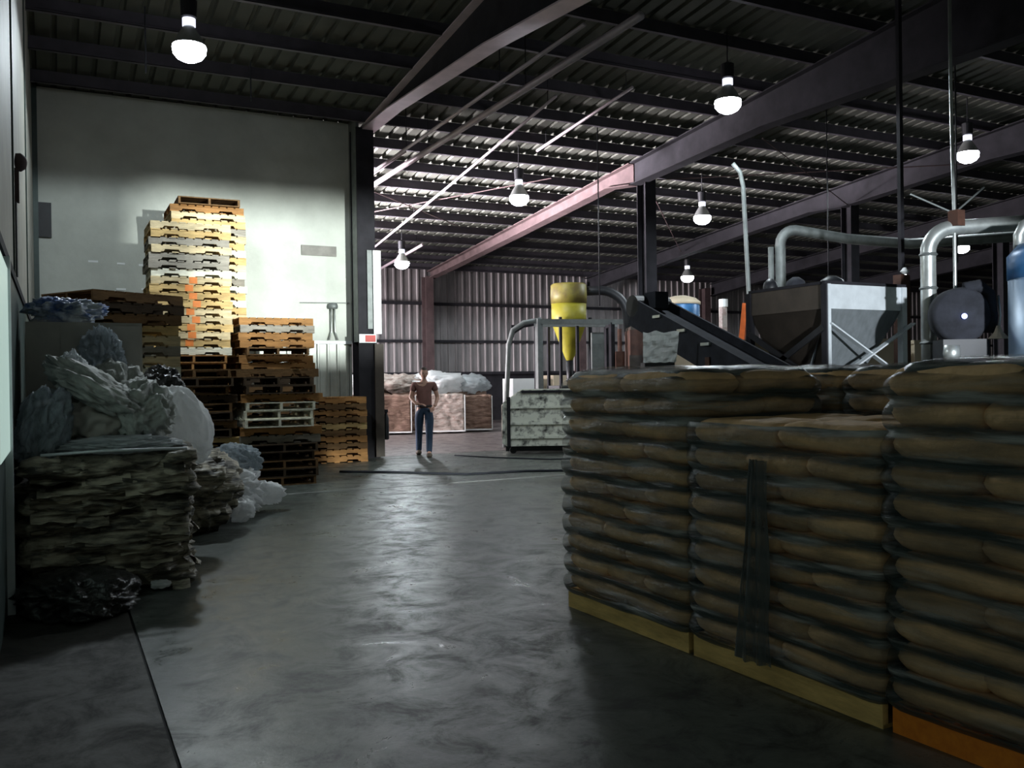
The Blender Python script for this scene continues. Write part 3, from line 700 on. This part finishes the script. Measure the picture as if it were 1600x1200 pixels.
crumple('film_scrap', 'small blue-white film scrap on the floor by the mound', 'plastic film', (1.78,9.95,.12), (.12,.1,.12), M['film_white'], 55, .6, 2.4, sub=4, flat=.11)
crumple('film_scrap', 'tiny pale scrap at the foot of the big bale', 'plastic film', (.66,6.98,.05), (.07,.05,.03), M['film_white'], 56, .5, 2.2, sub=3)

# far bay bales
bl = [((8.55,24.6),(1.22,1.0,1.05),'bale_brown','brown bale behind the walking man, left one'),
      ((9.95,24.2),(1.36,1.0,1.05),'bale_pale','pale-wrapped brown bale just right of the walking man'),
      ((11.2,24.3),(.75,1.0,1.0),'bale_brown','brown bale partly hidden by the white dump bin'),
      ((7.1,24.8),(1.3,1.0,1.05),'bale_brown','brown bale half hidden behind the partition column')]
for i, (c, s, m, lab) in enumerate(bl):
    b_ = bale('cardboard_bale', lab, (c[0],c[1],.05), s, M[m], 60+i, .035, 'bales in the far bay', rz=-.35, n=26, lam=9)
    mb = MB()
    for (x, z) in ((s[0]/2+.02, 0),(-s[0]/2-.02, 0)): mb.box(x-.012, x+.012, -s[1]/2-.05, -s[1]/2-.035, -s[2]/2, s[2]/2)
    mb.box(-s[0]/2, s[0]/2, -s[1]/2-.05, -s[1]/2-.035, -s[2]/2+.0, -s[2]/2+.04)
    mb.build('corner_strap', M['white'], b_)
ms = [((7.9,26.0,1.35),(.8,.5,.32),'film_white','left'),((9.3,26.0,1.40),(.9,.5,.32),'bale_pale','middle'),((10.6,25.9,1.42),(.9,.5,.36),'film_white','right'),((11.8,26.0,1.35),(.6,.5,.3),'film','rightmost')]
for i, (c, r_, m, w) in enumerate(ms):
    crumple('film_pile', {'left':'white film pile over the bales beside the column','middle':'pinkish film pile over the bales behind the walking man','right':'pale film pile over the pale-wrapped bale','rightmost':'bluish film pile beside the dump bin frame'}[w], 'plastic film', c, r_, M[m], 70+i, .5, 2.4, sub=4, group='film piles on the far bales')
for i, x in enumerate((8.2, 9.8, 11.4)):
    bale('cardboard_bale', ['back row bale carrying the white film pile','back row bale carrying the pinkish film pile','back row bale carrying the bluish film pile'][i], (x,26.15,0), (1.5,1.0,1.15), M['bale_brown'], 80+i, .03, 'bales in the far bay', n=16)
for i, (x, m) in enumerate(((14.0,'white'),(15.6,'tan'),(17.0,'white'))):
    tag(MB().box(x,x+1.1,27.4,28.2,0,1.55+.1*i).build('stacked_carton', M[m]), ['white carton seen behind the dump bin','tan carton seen under the yellow cyclone','white carton right of the cyclone'][i], 'box', 'cartons along the far wall')

# ------------------------------------------------------------ dump bin
def dump_bin():
    t = thing('dump_bin', 'dirty white steel self-dumping bin at the centre', 'bin', (8.15,16.2,0), math.radians(-27))
    # local x to the right in view, y away; sloped left end
    prof = [(-.12,.22),(-.02,.16),(2.0,.16),(2.0,1.30),(.30,1.30),(-.10,1.02)]
    mb = MB()
    Mx = Matrix.Rotation(PI/2, 4, 'X')
    for y in (0, 1.38):
        mb.prism(prof, -.012, .012, Matrix.Translation((0,y,0)) @ Mx)
    for a, b in ((prof[0],prof[1]),(prof[1],prof[2]),(prof[2],prof[3]),(prof[5],prof[0])):
        mb.bar((a[0],.69,a[1]), (b[0],.69,b[1]), 1.38, .02) if False else None
        v = [mb.b.verts.new(Vector(p)) for p in ((a[0],0,a[1]),(b[0],0,b[1]),(b[0],1.38,b[1]),(a[0],1.38,a[1]))]; mb.b.faces.new(v)
    mb.build('bin_shell', M['dirty_white'], t)
    MB().box(-.13,-.11,.05,1.33,.30,.98).build('end_plate', M['dirty_pink'], t)
    for z in (1.26, .95, .62, .34):
        MB().box(.28 if z > 1 else .0, 2.0, -.045, -.012, z-.025, z+.025).build('side_rib', M['dirty_white'] if z < 1 else M['steel'], t)
    MB().box(-.02,.05,-.05,-.012,.16,1.16).build('side_rib', M['steel'], t)
    for y in (.2, 1.18): MB().box(-.05,2.0,y-.07,y+.07,.05,.16).build('skid', M['black'], t)
    for x in (.1, 1.8):
        for y in (.12, 1.26): MB().lathe([(.07,-.03),(.075,0),(.07,.03)], M=Matrix.Translation((x,y-.0,.075)) @ Matrix.Rotation(PI/2,4,'X'), n=14).build('caster', M['black'], t)
    return t
dump_bin()
# ------------------------------------------------------------ frame stand behind the bin
t = thing('pipe_frame', 'grey steel arch frame standing behind the dump bin', 'frame', (0,0,0))
A = Vector((9.05,17.9,0)); U = Vector((.87,-.5,0)).normalized()
def fp(u, z, d=0): return A + U*u + Vector((.45,.89,0))*d + Vector((0,0,z))
for d in (0, 1.0):
    MB().tube([fp(-.12,0,d), fp(0,2.3,d), fp(.10,2.62,d), fp(.35,2.78,d), fp(.75,2.84,d)], .055, 10).build('arch_tube', M['galv_dull'] if d == 0 else M['steel'], t, True)
    MB().bar(fp(.68,0,d), fp(.68,2.86,d), .13, .13).build('post', M['galv_dull'] if d == 0 else M['steel'], t)
    MB().bar(fp(.6,2.80,d), fp(2.55,2.76,d), .11, .11).build('top_beam', M['galv_dull'], t)
    MB().bar(fp(2.3,0,d), fp(2.3,2.75,d), .1, .1).build('post', M['steel'], t)
for u in (.1, .68, 2.3): MB().bar(fp(u,2.70,0), fp(u,2.70,1), .07, .07).build('cross_beam', M['steel'], t)
MB().bar(fp(1.55,0,.2), fp(1.55,2.7,.2), .06, .06).build('post', M['steel'], t)

# ------------------------------------------------------------ yellow cyclone
t = thing('cyclone_separator', 'yellow dust cyclone with cone bottom above the dump bin', 'cyclone', (11.25,18.95,0))
MB().lathe([(.42,2.85),(.43,3.0),(.43,3.35)], n=28).build('barrel', M['yellow'], t, True)
MB().lathe([(.44,3.35),(.45,3.55),(.44,3.80),(.40,3.84)], n=28).build('top_drum', M['yellow_rust'], t, True)
MB().lathe([(.07,1.95),(.12,2.05),(.40,2.80),(.43,2.87)], n=28).build('cone', M['yellow'], t, True)
MB().lathe([(.455,2.83),(.46,2.87),(.455,2.90)], n=28).build('ring', M['steel'], t)
MB().lathe([(.07,1.2),(.09,1.96)], n=14).build('drop_pipe', M['black'], t, True)
MB().box(-.45,.45,-.35,.35,.12,1.35).build('collection_box', M['black'], t)
for x in (-.42,.42):
    for y in (-.3,.3): MB().bar((x,y,0),(x,y,3.0),.06,.06).build('leg', M['steel'], t)
MB().tube([(.3,-.1,3.66),(.75,-.25,3.68)] + [(.75+.62*math.sin(a), -.25-.25*math.sin(a), 3.06+.62*math.cos(a)) for a in [i*PI/2/8 for i in range(1,9)]] + [(1.40,-.52,2.6),(1.50,-.55,2.2)], .115, 14).build('inlet_duct', M['black'], t, True)
# machine cluster to the right of the cyclone
t = thing('rust_cabinet', 'rust-brown machine cabinet right of the cyclone', 'machine', (11.05,16.05,0), math.radians(-27))
MB().box(0,.95,0,.9,0,2.55).build('body', M['rust'], t)
MB().box(-.02,.25,-.03,0,.9,2.0).build('side_panel', M['brown_metal'], t)
MB().bar((.32,-.06,2.55),(.52,-.08,2.05),.05,.05).build('chute_edge', M['white_metal'], t)
MB().box(.02,.93,.02,.88,2.55,2.62).build('lid', M['brown_metal'], t)
t = thing('control_panel', 'narrow grey upright cabinet beside the cyclone cone', 'cabinet', (10.8,17.2,0), math.radians(-27))
MB().box(0,.28,0,.25,1.0,2.55).build('body', M['galv_dull'], t)
MB().box(0,.28,0,.25,0,1.0).build('stand', M['black'], t)
MB().box(.03,.25,-.01,0,1.8,2.3).build('door', M['galv_dull'], t)
t = thing('valve_stand', 'rusty pipe stand with a pale gauge box near the cyclone', 'stand', (11.15,16.6,0), math.radians(-27))
MB().tube([(0,0,0),(0,0,2.6)], .05, 10).build('pipe', M['rust'], t, True)
MB().box(-.1,.1,-.08,.08,1.7,2.1).build('valve', M['rust'], t)
MB().box(.2,.38,-.05,.08,1.65,1.95).build('gauge_box', M['white'], t)
MB().tube([(.3,0,0),(.3,0,1.65)], .03, 8).build('pipe', M['steel'], t, True)
t = thing('paper_roll_bin', 'white plastic sheet hung over a black box beneath the conveyor', 'bin', (7.33,10.3,0), math.radians(-27))
MB().box(0,.42,0,.4,0,1.72).build('black_box', M['black'], t)
b = bmesh.new(); rows = []
for k in range(16):
    row = []
    for j in range(16):
        u = j/15; v = k/15
        x = -.03 + .46*u + (.08*(v) if u > .5 else 0)*(u-.5); z = 1.72 + .42*v + .03*noise.noise(Vector((u*4,v*4,1)))
        row.append(b.verts.new((x, -.05-.05*noise.noise(Vector((u*5,v*5,3)))-.05*v, z)))
    rows.append(row)
for a, c in zip(rows, rows[1:]):
    for j in range(15): b.faces.new((a[j], a[j+1], c[j+1], c[j]))
bmesh.ops.solidify(b, geom=b.faces[:], thickness=.02)
me = bpy.data.meshes.new('plastic_sheet'); b.to_mesh(me); b.free(); link('plastic_sheet', me, M['white'], t)

# ------------------------------------------------------------ inclined conveyor
t = thing('belt_conveyor', 'dark inclined belt conveyor left of the hopper', 'conveyor')
a, bq = Vector((8.30,11.52,2.62)), Vector((8.25,8.55,1.42)); dn = (bq-a).normalized(); sd = Vector((0,0,1)).cross(dn).normalized(); up = dn.cross(sd)
if up.z < 0: up = -up
for s in (-.30, .30):
    MB().bar(a+sd*s-dn*.1, bq+sd*s+dn*1.0, .05 if False else .20, .05).build('side_rail', M['rubber'], t) if False else None
    mb = MB(); p, q = a+sd*s, bq+sd*s+dn*1.2
    vs = []
    for o2 in (-.02, .02):
        for P_ in (p, q):
            for h in (-.30, .12): vs.append(mb.b.verts.new(P_ + sd*o2 + up*h))
    for f in ((0,1,3,2),(4,6,7,5),(0,4,5,1),(2,3,7,6),(0,2,6,4),(1,5,7,3)): mb.b.faces.new([vs[i] for i in f])
    mb.build('side_rail', M['rubber'], t)
mb = MB()
p, q = a, bq+dn*1.2; vs = []
for h in (-.10, .0):
    for P_ in (p, q):
        for s in (-.28, .28): vs.append(mb.b.verts.new(P_ + sd*s + up*h))
for f in ((0,1,3,2),(4,6,7,5),(0,4,5,1),(2,3,7,6),(0,2,6,4),(1,5,7,3)): mb.b.faces.new([vs[i] for i in f])
mb.build('belt', M['rubber'], t)
n_ = 20
MB().tube([a+sd*-.32+up*.0, a+sd*.32], .17, n_).build('head_drum', M['black'], t)
MB().box(-.12,.12,-.15,.15,-.1,.15, Matrix.Translation(a+dn*.15+up*.12)).build('motor_cover', M['rubber'], t)
for k, f in enumerate((.22,.42,.6)): 
    p = a + (bq-a)*f - sd*.335*(1 if sd.x > 0 else -1)
    MB().box(-.02,.02,-.09,.09,-.02,.02, Matrix.Translation(p+up*.06)).build('roller_bracket', M['galv'], t)
for f in (.30, .62):
    for s in (-.3,.3):
        p = a + (bq-a)*f + sd*s; MB().bar((p.x,p.y,0),(p.x,p.y,p.z-.1),.09,.09).build('leg', M['rust'], t)
# blue tank with sandy top
t = thing('blue_tank', 'blue round tank with sandy top behind the conveyor', 'tank', (11.25,14.55,0))
MB().lathe([(.36,1.6),(.38,1.65),(.38,2.95),(.36,2.98)], n=30).build('tank_body', M['blue'], t, True)
MB().lathe([(.40,2.97),(.40,3.02),(.30,3.10),(.12,3.15),(.01,3.16)], n=30).build('dusty_top', M['tan'], t, True)
for k in range(4):
    a_ = PI/4 + k*PI/2; MB().bar((.3*math.cos(a_),.3*math.sin(a_),0),(.3*math.cos(a_),.3*math.sin(a_),1.62),.07,.07).build('leg', M['steel'], t)
# orange and red machine arms
def gpt(x, y, z): return (x, y, z)
t = thing('orange_lift_arm', 'slanted orange steel arm standing behind the conveyor', 'machine arm', (0,0,0))
MB().bar((11.63,13.35,0),(11.63,13.35,1.2),.18,.18).build('base_post', M['orange'], t)
MB().bar((11.63,13.35,1.15),(11.75,13.2,2.9),.14,.10).build('arm', M['orange'], t)
t = thing('striped_post', 'red and white striped post left of the orange arm', 'post', (11.45,13.5,0))
for i in range(8): MB().box(-.04,.04,-.04,.04,2.0*i/8+ .9*(0), 2.0*(i+1)/8).build('band', M['red' if i % 2 else 'white'], t)
MB().box(-.06,.06,-.05,.05,2.0,2.85).build('post_head', M['dirty_pink'], t)
MB().box(-.05,.07,-.06,.06,2.85,3.0).build('cap', M['white'], t)
t = thing('red_jack', 'red steel jack under the conveyor', 'jack', (10.0,12.3,0))
MB().box(-.15,.15,-.1,.1,0,1.3).build('body', M['red'], t)
MB().bar((0,0,1.2),(.12,0,1.85),.12,.1).build('arm', M['orange'], t)
# tan bulk cartons behind hopper
cart = [((10.25,13.05),(1.2,.9,2.05),'tan bulk carton behind the conveyor, left of the hopper'),
        ((10.7,11.55),(1.15,.9,2.1),'tan bulk carton seen through the left legs of the hopper'),
        ((12.0,10.8),(1.2,.9,2.08),'tan bulk carton seen behind the hopper cross brace'),
        ((13.2,10.2),(1.1,.9,2.05),'tan bulk carton behind the right leg of the hopper')]
for (c, s, lab) in cart:
    t = thing('bulk_carton', lab, 'box', (c[0],c[1],0), math.radians(-27), 'tan cartons behind the hopper')
    MB().box(-s[0]/2,s[0]/2,-s[1]/2,s[1]/2,.1,s[2]).build('carton_body', M['tan'], t)
    MB().box(-s[0]/2,s[0]/2,-s[1]/2,s[1]/2,0,.1).build('base_pallet', M['wood_brown'], t)
    MB().box(-s[0]/2-.01,s[0]/2+.01,-s[1]/2-.01,s[1]/2+.01,s[2]-.05,s[2]+.01).build('lid', M['tan'], t)

# ------------------------------------------------------------ hopper
HX, HY, HW, HT2 = 9.21, 8.78, 1.47, 2.73
t = thing('steel_hopper', 'large square steel hopper on braced legs at right', 'hopper', (HX,HY,0))
w = HW; zr = HT2; zb = HT2-.33; zt = 1.25; c0 = .5
def quad(name, pts, m, th=.015):
    b = bmesh.new(); f = b.faces.new([b.verts.new(Vector(p)) for p in pts]); bmesh.ops.solidify(b, geom=[f], thickness=th)
    me = bpy.data.meshes.new(name); b.to_mesh(me); b.free(); return link(name, me, m, t)
q0, q1 = w*.36, w*.64
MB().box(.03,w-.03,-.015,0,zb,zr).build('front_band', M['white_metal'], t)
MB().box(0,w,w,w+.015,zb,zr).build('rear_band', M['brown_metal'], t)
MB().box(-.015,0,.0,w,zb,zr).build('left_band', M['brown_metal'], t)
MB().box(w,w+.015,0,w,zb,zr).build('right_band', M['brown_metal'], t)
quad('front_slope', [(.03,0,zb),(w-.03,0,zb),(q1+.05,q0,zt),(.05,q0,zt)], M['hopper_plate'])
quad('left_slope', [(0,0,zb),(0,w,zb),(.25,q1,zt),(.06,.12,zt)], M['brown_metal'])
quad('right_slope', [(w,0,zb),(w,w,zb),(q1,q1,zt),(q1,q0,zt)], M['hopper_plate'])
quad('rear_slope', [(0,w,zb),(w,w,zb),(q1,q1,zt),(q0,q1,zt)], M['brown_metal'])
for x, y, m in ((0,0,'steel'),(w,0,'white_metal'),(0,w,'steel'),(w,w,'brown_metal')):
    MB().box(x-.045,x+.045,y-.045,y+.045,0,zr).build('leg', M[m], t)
MB().box(-.02,.03,-.06,-.04,0,zr).build('corner_strip', M['white_metal'], t)
for (p, q, m) in (((.0,-.06,2.20),(w+.12,-.06,1.36),'white_metal'),((w+.12,-.085,2.22),(.0,-.085,1.40),'white_metal'),
                  ((-.06,.0,1.35),(-.06,w,2.15),'black'),((-.06,w,1.35),(-.06,.0,2.15),'black'),
                  ((0,w+.05,.95),(w,w+.05,2.3),'steel')):
    MB().bar(p, q, .02 if p[0] == q[0] else .085, .085 if p[0] == q[0] else .02).build('cross_brace', M[m], t)
MB().box(-.05,w+.05,-.03,.02,zr-.0,zr+.04).build('rim', M['steel'], t)
MB().box(-.03,.02,0,w,zr,zr+.04).build('rim', M['steel'], t)
for i, (x, y, s) in enumerate(((.35,.9,.16),(.75,.6,.2),(1.1,.9,.15),(.15,1.2,.12))):
    MB().lathe([(s*.8,0),(s,.05),(s*.8,.16),(s*.3,.22)], (x,y,zr-.02), 12).build('motor', M['black'] if i % 2 else M['rubber'], t, True)
MB().box(0,w,0,w,zr-.03,zr-.01).build('top_grate', M['steel'], t)
# ------------------------------------------------------------ posts, wires, ducts
t = thing('brown_post', 'brown steel post rising behind the hopper right corner', 'post', (11.38,9.36,0))
MB().box(-.10,.10,-.07,.07,0,3.0).build('lower_post', M['rust'], t)
MB().box(-.035,.035,-.03,.03,3.0,roofz(9.36)-.24).build('upper_post', M['steel'], t)
MB().lathe([(.02,3.0),(.07,3.04),(.02,3.1)], (-.05,-.1,0), 10).build('post_lamp', M['white'], t)
rod('vertical_pipe', 'tall thin grey pipe with bent top left of the hopper', [(11.05,12.33,0.0),(11.05,12.33,3.0),(10.98,12.36,4.9),(10.93,12.38,5.15),(10.80,12.42,5.3)], .04, M['galv_dull'], 'pipe')
rod('return_duct', 'long grey duct with elbow running behind the hopper', [(12.3,12.84,0),(12.3,12.84,4.0)] + [(12.3+.28*(1-math.cos(a)), 12.84-.1*(1-math.cos(a)), 4.0+.28*math.sin(a)) for a in [i*PI/2/6 for i in range(1,7)]] + [(13.5,12.3,4.10),(14.6,11.8,4.0),(17.5,10.6,4.2)], .10, M['galv_dull'], 'duct')
rod('vertical_pipe', 'upright grey pipe left of the duct elbow', [(12.12,12.9,0),(12.12,12.9,3.95)], .055, M['galv_dull'], 'pipe')
for i, ((x, y), z, lab) in enumerate((((10.0,15.6),3.0,'hanging cable left of the tall grey pipe'),((13.5,12.8),2.6,'hanging cable behind the hopper top'),((12.3,9.1),3.2,'hanging cable by the brown post'))):
    rod('hanging_cable', lab, [(x,y,z),(x,y,roofz(y)-.24)], .012, M['black'], 'cable')
# big silver pipe
pts = [(9.98,7.80,0),(9.98,7.80,3.05)] + [(9.98+.32*(1-math.cos(a))*.9, 7.80-.32*(1-math.cos(a))*.45, 3.05+.32*math.sin(a)) for a in [i*PI/2/8 for i in range(1,9)]] + [(11.4,7.2,3.46),(13.5,6.3,3.52)]
t = thing('silver_pipe', 'large silver pipe bending over at the right', 'pipe')
MB().tube(pts, .095, 20).build('pipe_run', M['galv'], t, True)
for z in (1.9,2.6,3.03): MB().lathe([(.10,-.02),(.115,0),(.10,.02)], (9.98,7.80,z), 20).build('flange', M['galv_dull'], t)
t = thing('lamp_pole', 'thin pale pole rising from the silver pipe to the lamp', 'pole')
MB().tube([(10.25,7.62,0),(10.25,7.62,3.5),(10.4,7.75,4.3),(10.45,7.8,5.35),(10.45,7.8,7.3)], .022, 10).build('pole', M['galv'], t, True)
MB().box(10.18,10.32,7.52,7.66,3.38,3.58).build('clamp', M['rust'], t)
for d in ((-.5,.25,.25),(.45,-.1,.35)): MB().tube([(10.25,7.62,3.55),(10.25+d[0],7.62+d[1],3.55+d[2])], .012, 8).build('stay', M['galv_dull'], t)
# blower
t = thing('dust_blower', 'dark round blower with hose beneath the silver pipe', 'blower', (9.95,7.35,0), math.radians(-35))
MB().lathe([(.10,-.16),(.30,-.15),(.34,-.10),(.34,.10),(.30,.15),(.10,.16)], M=Matrix.Translation((0,0,2.22)) @ Matrix.Rotation(PI/2,4,'X'), n=28).build('housing', M['rubber'], t, True)
MB().tube([(.05,-.05,2.55),(.22,-.05,2.58),(.33,-.05,2.48),(.36,-.05,2.2),(.34,-.05,2.0)], .075, 14).build('hose', M['rubber'], t, True)
MB().tube([(.42,-.1,2.45),(.44,-.1,2.2),(.42,-.1,2.02)], .015, 8).build('hose_edge', M['galv'], t, True)
MB().box(-.25,.28,-.2,.2,1.55,1.92).build('motor_box', M['black'], t)
MB().lathe([(.09,-.1),(.1,0),(.09,.1)], (-.16,-.22,1.75), 14).build('motor_cap', M['galv'], t, True)
MB().box(-.35,.5,-.3,.3,1.45,1.55).build('platform', M['black'], t)
for x in (-.3,.45):
    for y in (-.25,.25): MB().box(x-.03,x+.03,y-.03,y+.03,0,1.45).build('leg', M['steel'], t)
MB().lathe([(.12,1.92),(.05,2.0),(.02,2.08)], (.40,-.15,0), 12).build('funnel', M['tan'], t)
MB().lathe([(.03,-.01),(.035,0),(.03,.01)], M=Matrix.Translation((0.0,-.19,2.20)) @ Matrix.Rotation(PI/2,4,'X'), n=12).build('indicator_light', emit('blue_glow', (.25,.3,1), 3), t)
# blue tank at the right edge
t = thing('blue_silo', 'big blue topped pale silo at the right edge', 'silo', (10.25,6.25,0))
MB().lathe([(.55,0),(.55,2.58)], n=40).build('silo_body', M['blue_pale'], t, True)
MB().lathe([(.56,2.58),(.56,2.85),(.45,2.98),(.1,3.02)], n=40).build('silo_top', M['blue'], t, True)
MB().tube([(-.25,.35,2.9),(-.25,.35,3.10),(-.2,.32,3.22),(-.05,.28,3.3),(.5,.1,3.33)], .06, 14).build('outlet_pipe', M['galv'], t, True)
# hoses across the floor
rod('floor_hose', 'dark hose lying across the aisle in front of the man', [(4.2,14.6,.015),(5.0,13.9,.015),(5.8,13.0,.015),(6.8,12.9,.015),(8.0,12.3,.015),(9.0,12.2,.015)], .022, M['rubber'], 'hose')
rod('floor_cable', 'thin dark cable curving over the floor toward the dump bin', [(7.1,16.5,.01),(7.5,15.6,.01),(8.2,14.6,.01),(9.0,14.3,.01)], .014, M['rubber'], 'cable')

# ------------------------------------------------------------ the walking man
def skin(name, verts, edges, radii, m, parent, sub=2, root=0, flatten=None):
    me = bpy.data.meshes.new(name); me.from_pydata([Vector(v) for v in verts], edges, [])
    o = link(name, me, m, parent)
    mo = o.modifiers.new('skin', 'SKIN'); mo.use_smooth_shade = True
    for i, r in enumerate(radii):
        rr = r if isinstance(r, tuple) else (r, r); me.skin_vertices[0].data[i].radius = rr
    me.skin_vertices[0].data[root].use_root = True
    mo.branch_smoothing = .3
    sb = o.modifiers.new('sub', 'SUBSURF'); sb.levels = sub; sb.render_levels = sub
    return o
M['skin'] = mat('skin', (.42,.24,.17), .55, var=.05, scale=5)
M['shirt'] = mat('shirt', (.16,.075,.062), .85, var=.15, scale=9)
M['jeans'] = mat('jeans', (.022,.045,.085), .85, var=.2, scale=9)
M['hair'] = mat('hair', (.035,.022,.015), .7, var=.3, scale=30)
M['boot'] = mat('boot', (.06,.045,.03), .7, var=.2, scale=20)
t = thing('person', 'man in a maroon shirt and blue jeans walking towards the camera', 'person', (6.60,16.85,0), math.radians(-20))
# local: x = image right, -y = towards the camera
V = [(0,0,.98),(0,.01,1.10),(0,.02,1.28),(0,.02,1.42),(0,.0,1.52),(0,-.02,1.60),          # 0-5 pelvis..head base
     (-.19,.02,1.44),(-.27,.03,1.17),(-.17,-.17,1.06),(-.10,-.22,1.05),                    # 6-9 image-left arm, bent across
     (.19,.02,1.44),(.27,.04,1.17),(.22,-.14,1.03),(.19,-.21,1.00),                        # 10-13 image-right arm
     (-.10,0,.93),(-.11,.05,.52),(-.12,.24,.12),(-.12,.15,.05),                            # 14-17 image-left leg (behind)
     (.10,0,.93),(.09,-.14,.50),(.08,-.18,.09),(.08,-.32,.04)]                             # 18-21 image-right leg (front)
Ed = [(0,1),(1,2),(2,3),(3,4),(4,5),(3,6),(6,7),(7,8),(8,9),(3,10),(10,11),(11,12),(12,13),(0,14),(14,15),(15,16),(16,17),(0,18),(18,19),(19,20),(20,21)]
Rr = [(.15,.10),(.135,.095),(.155,.11),(.13,.09),(.052,.052),(.05,.055),.058,.044,.032,.034,.058,.044,.032,.034,.09,.06,.042,.035,.09,.06,.042,.035]
body = skin('body', V, Ed, Rr, M['skin'], t)
# head
b = bmesh.new(); bmesh.ops.create_uvsphere(b, u_segments=28, v_segments=20, radius=1)
for v in b.verts:
    x, y, z = v.co; w_ = 1 - .22*max(0, -z)**1.5
    X = .076*x*w_; Y = .097*y*(1-.10*max(0,-z)); Z = .118*z
    if y < 0:
        nose = math.exp(-((x/.16)**2 + ((z+.12)/.26)**2)); Y -= .022*nose
        Y += .010*math.exp(-(((abs(x)-.38)/.16)**2 + ((z-.08)/.13)**2))          # eye sockets
        Y -= .006*math.exp(-((x/.3)**2 + ((z+.52)/.08)**2)); Y -= .008*math.exp(-((x/.3)**2 + ((z+.85)/.15)**2))
    v.co = Vector((X, Y, Z))
me = bpy.data.meshes.new('head'); b.to_mesh(me); b.free()
for p in me.polygons: p.use_smooth = True
hd = link('head', me, M['skin'], t, (0,-.03,1.665)); hd.rotation_euler = (.18, 0, .15)
for s in (-1, 1):
    MB().lathe([(.004,-.008),(.011,-.004),(.011,.004),(.004,.008)], M=Matrix.Translation((s*.029,-.083,.010)) @ Matrix.Rotation(PI/2,4,'X'), n=10).build('eye', M['black'], hd, True)
    MB().lathe([(.006,-.03),(.013,0),(.014,.02),(.005,.032)], (s*.077,.005,-.01), 8).build('ear', M['skin'], hd, True)
MB().box(-.024,.024,-.098,-.090,-.066,-.060).build('mouth', mat('lips', (.25,.09,.08), .6), hd)
b = bmesh.new(); bmesh.ops.create_uvsphere(b, u_segments=28, v_segments=20, radius=1)
for v in list(b.verts):
    if v.co.z < -.45 or (v.co.y < -.30 and v.co.z < .52): b.verts.remove(v)
for v in b.verts: v.co = Vector((v.co.x*.084, v.co.y*.105+.004, v.co.z*.128)) * (1+.03*noise.noise(v.co*6))
me = bpy.data.meshes.new('hair'); b.to_mesh(me); b.free()
for p in me.polygons: p.use_smooth = True
link('hair', me, M['hair'], hd)
# shirt, jeans, boots follow the body
k = 1.22
skin('shirt', [(0,0,.90)] + [V[i] for i in (1,2,3)] + [(0,0,1.475)] + [V[6], tuple(V[6][j]*.45+V[7][j]*.55 for j in range(3)), V[10], tuple(V[10][j]*.45+V[11][j]*.55 for j in range(3))],
     [(0,1),(1,2),(2,3),(3,4),(3,5),(5,6),(3,7),(7,8)], [(.175,.125),(.165,.12),(.175,.128),(.15,.11),(.075,.07),.078,.07,.078,.07], M['shirt'], t)
skin('jeans', [(0,0,1.02),(0,0,.95)] + [V[14], V[15], (-.12,.225,.06), V[18], V[19], (.08,-.18,.055)],
     [(0,1),(1,2),(2,3),(3,4),(1,5),(5,6),(6,7)], [(.175,.125),(.195,.14),.118,.080,.062,.118,.080,.062], M['jeans'], t)
MB().lathe([(.150,.985),(.156,1.0),(.150,1.02)], n=20, M=Matrix.Diagonal((1.05,.78,1,1))).build('belt', M['black'], t)
for (x, y, z, r_) in ((-.12,.20,.02,.25),(.08,-.24,0,0)):
    b = bmesh.new(); bmesh.ops.create_uvsphere(b, u_segments=18, v_segments=12, radius=1)
    for v in b.verts: v.co = Vector((v.co.x*.058*(1-.15*v.co.y), v.co.y*.15, max(v.co.z, -.55)*.055+.032 + (.03 if v.co.y > .2 and v.co.z > 0 else 0)))
    me = bpy.data.meshes.new('boot'); b.to_mesh(me); b.free()
    for p in me.polygons: p.use_smooth = True
    o = link('boot', me, M['boot'], t, (x, y, z)); o.rotation_euler = (-r_, 0, 0)
# hands: palm and five fingers
def hand(wrist, direc, side):
    d = Vector(direc).normalized(); up_ = Vector((0,0,1)); sd_ = d.cross(up_).normalized()*side
    w0 = Vector(wrist); vs = [w0, w0+d*.05, w0+d*.085]; ed = [(0,1),(1,2)]; rr = [(.024,.016),(.032,.016),(.034,.014)]
    for i, (off, L) in enumerate(((-.028,.060),(-.010,.072),(.010,.068),(.028,.052))):
        n0 = len(vs); bs = w0+d*.085+sd_*off
        vs += [bs, bs+d*L*.5-up_*L*.15, bs+d*L*.8-up_*L*.5]; ed += [(2,n0),(n0,n0+1),(n0+1,n0+2)]; rr += [.0095,.0085,.007]
    n0 = len(vs); vs += [w0+d*.035+sd_*-.036, w0+d*.07+sd_*-.055-up_*.01, w0+d*.095+sd_*-.05-up_*.03]; ed += [(1,n0),(n0,n0+1),(n0+1,n0+2)]; rr += [.012,.0095,.008]
    skin('hand', vs, ed, rr, M['skin'], t, 1)
hand(V[9], (.75,-.45,-.1), 1); hand(V[13], (-.3,-.6,-.5), -1)
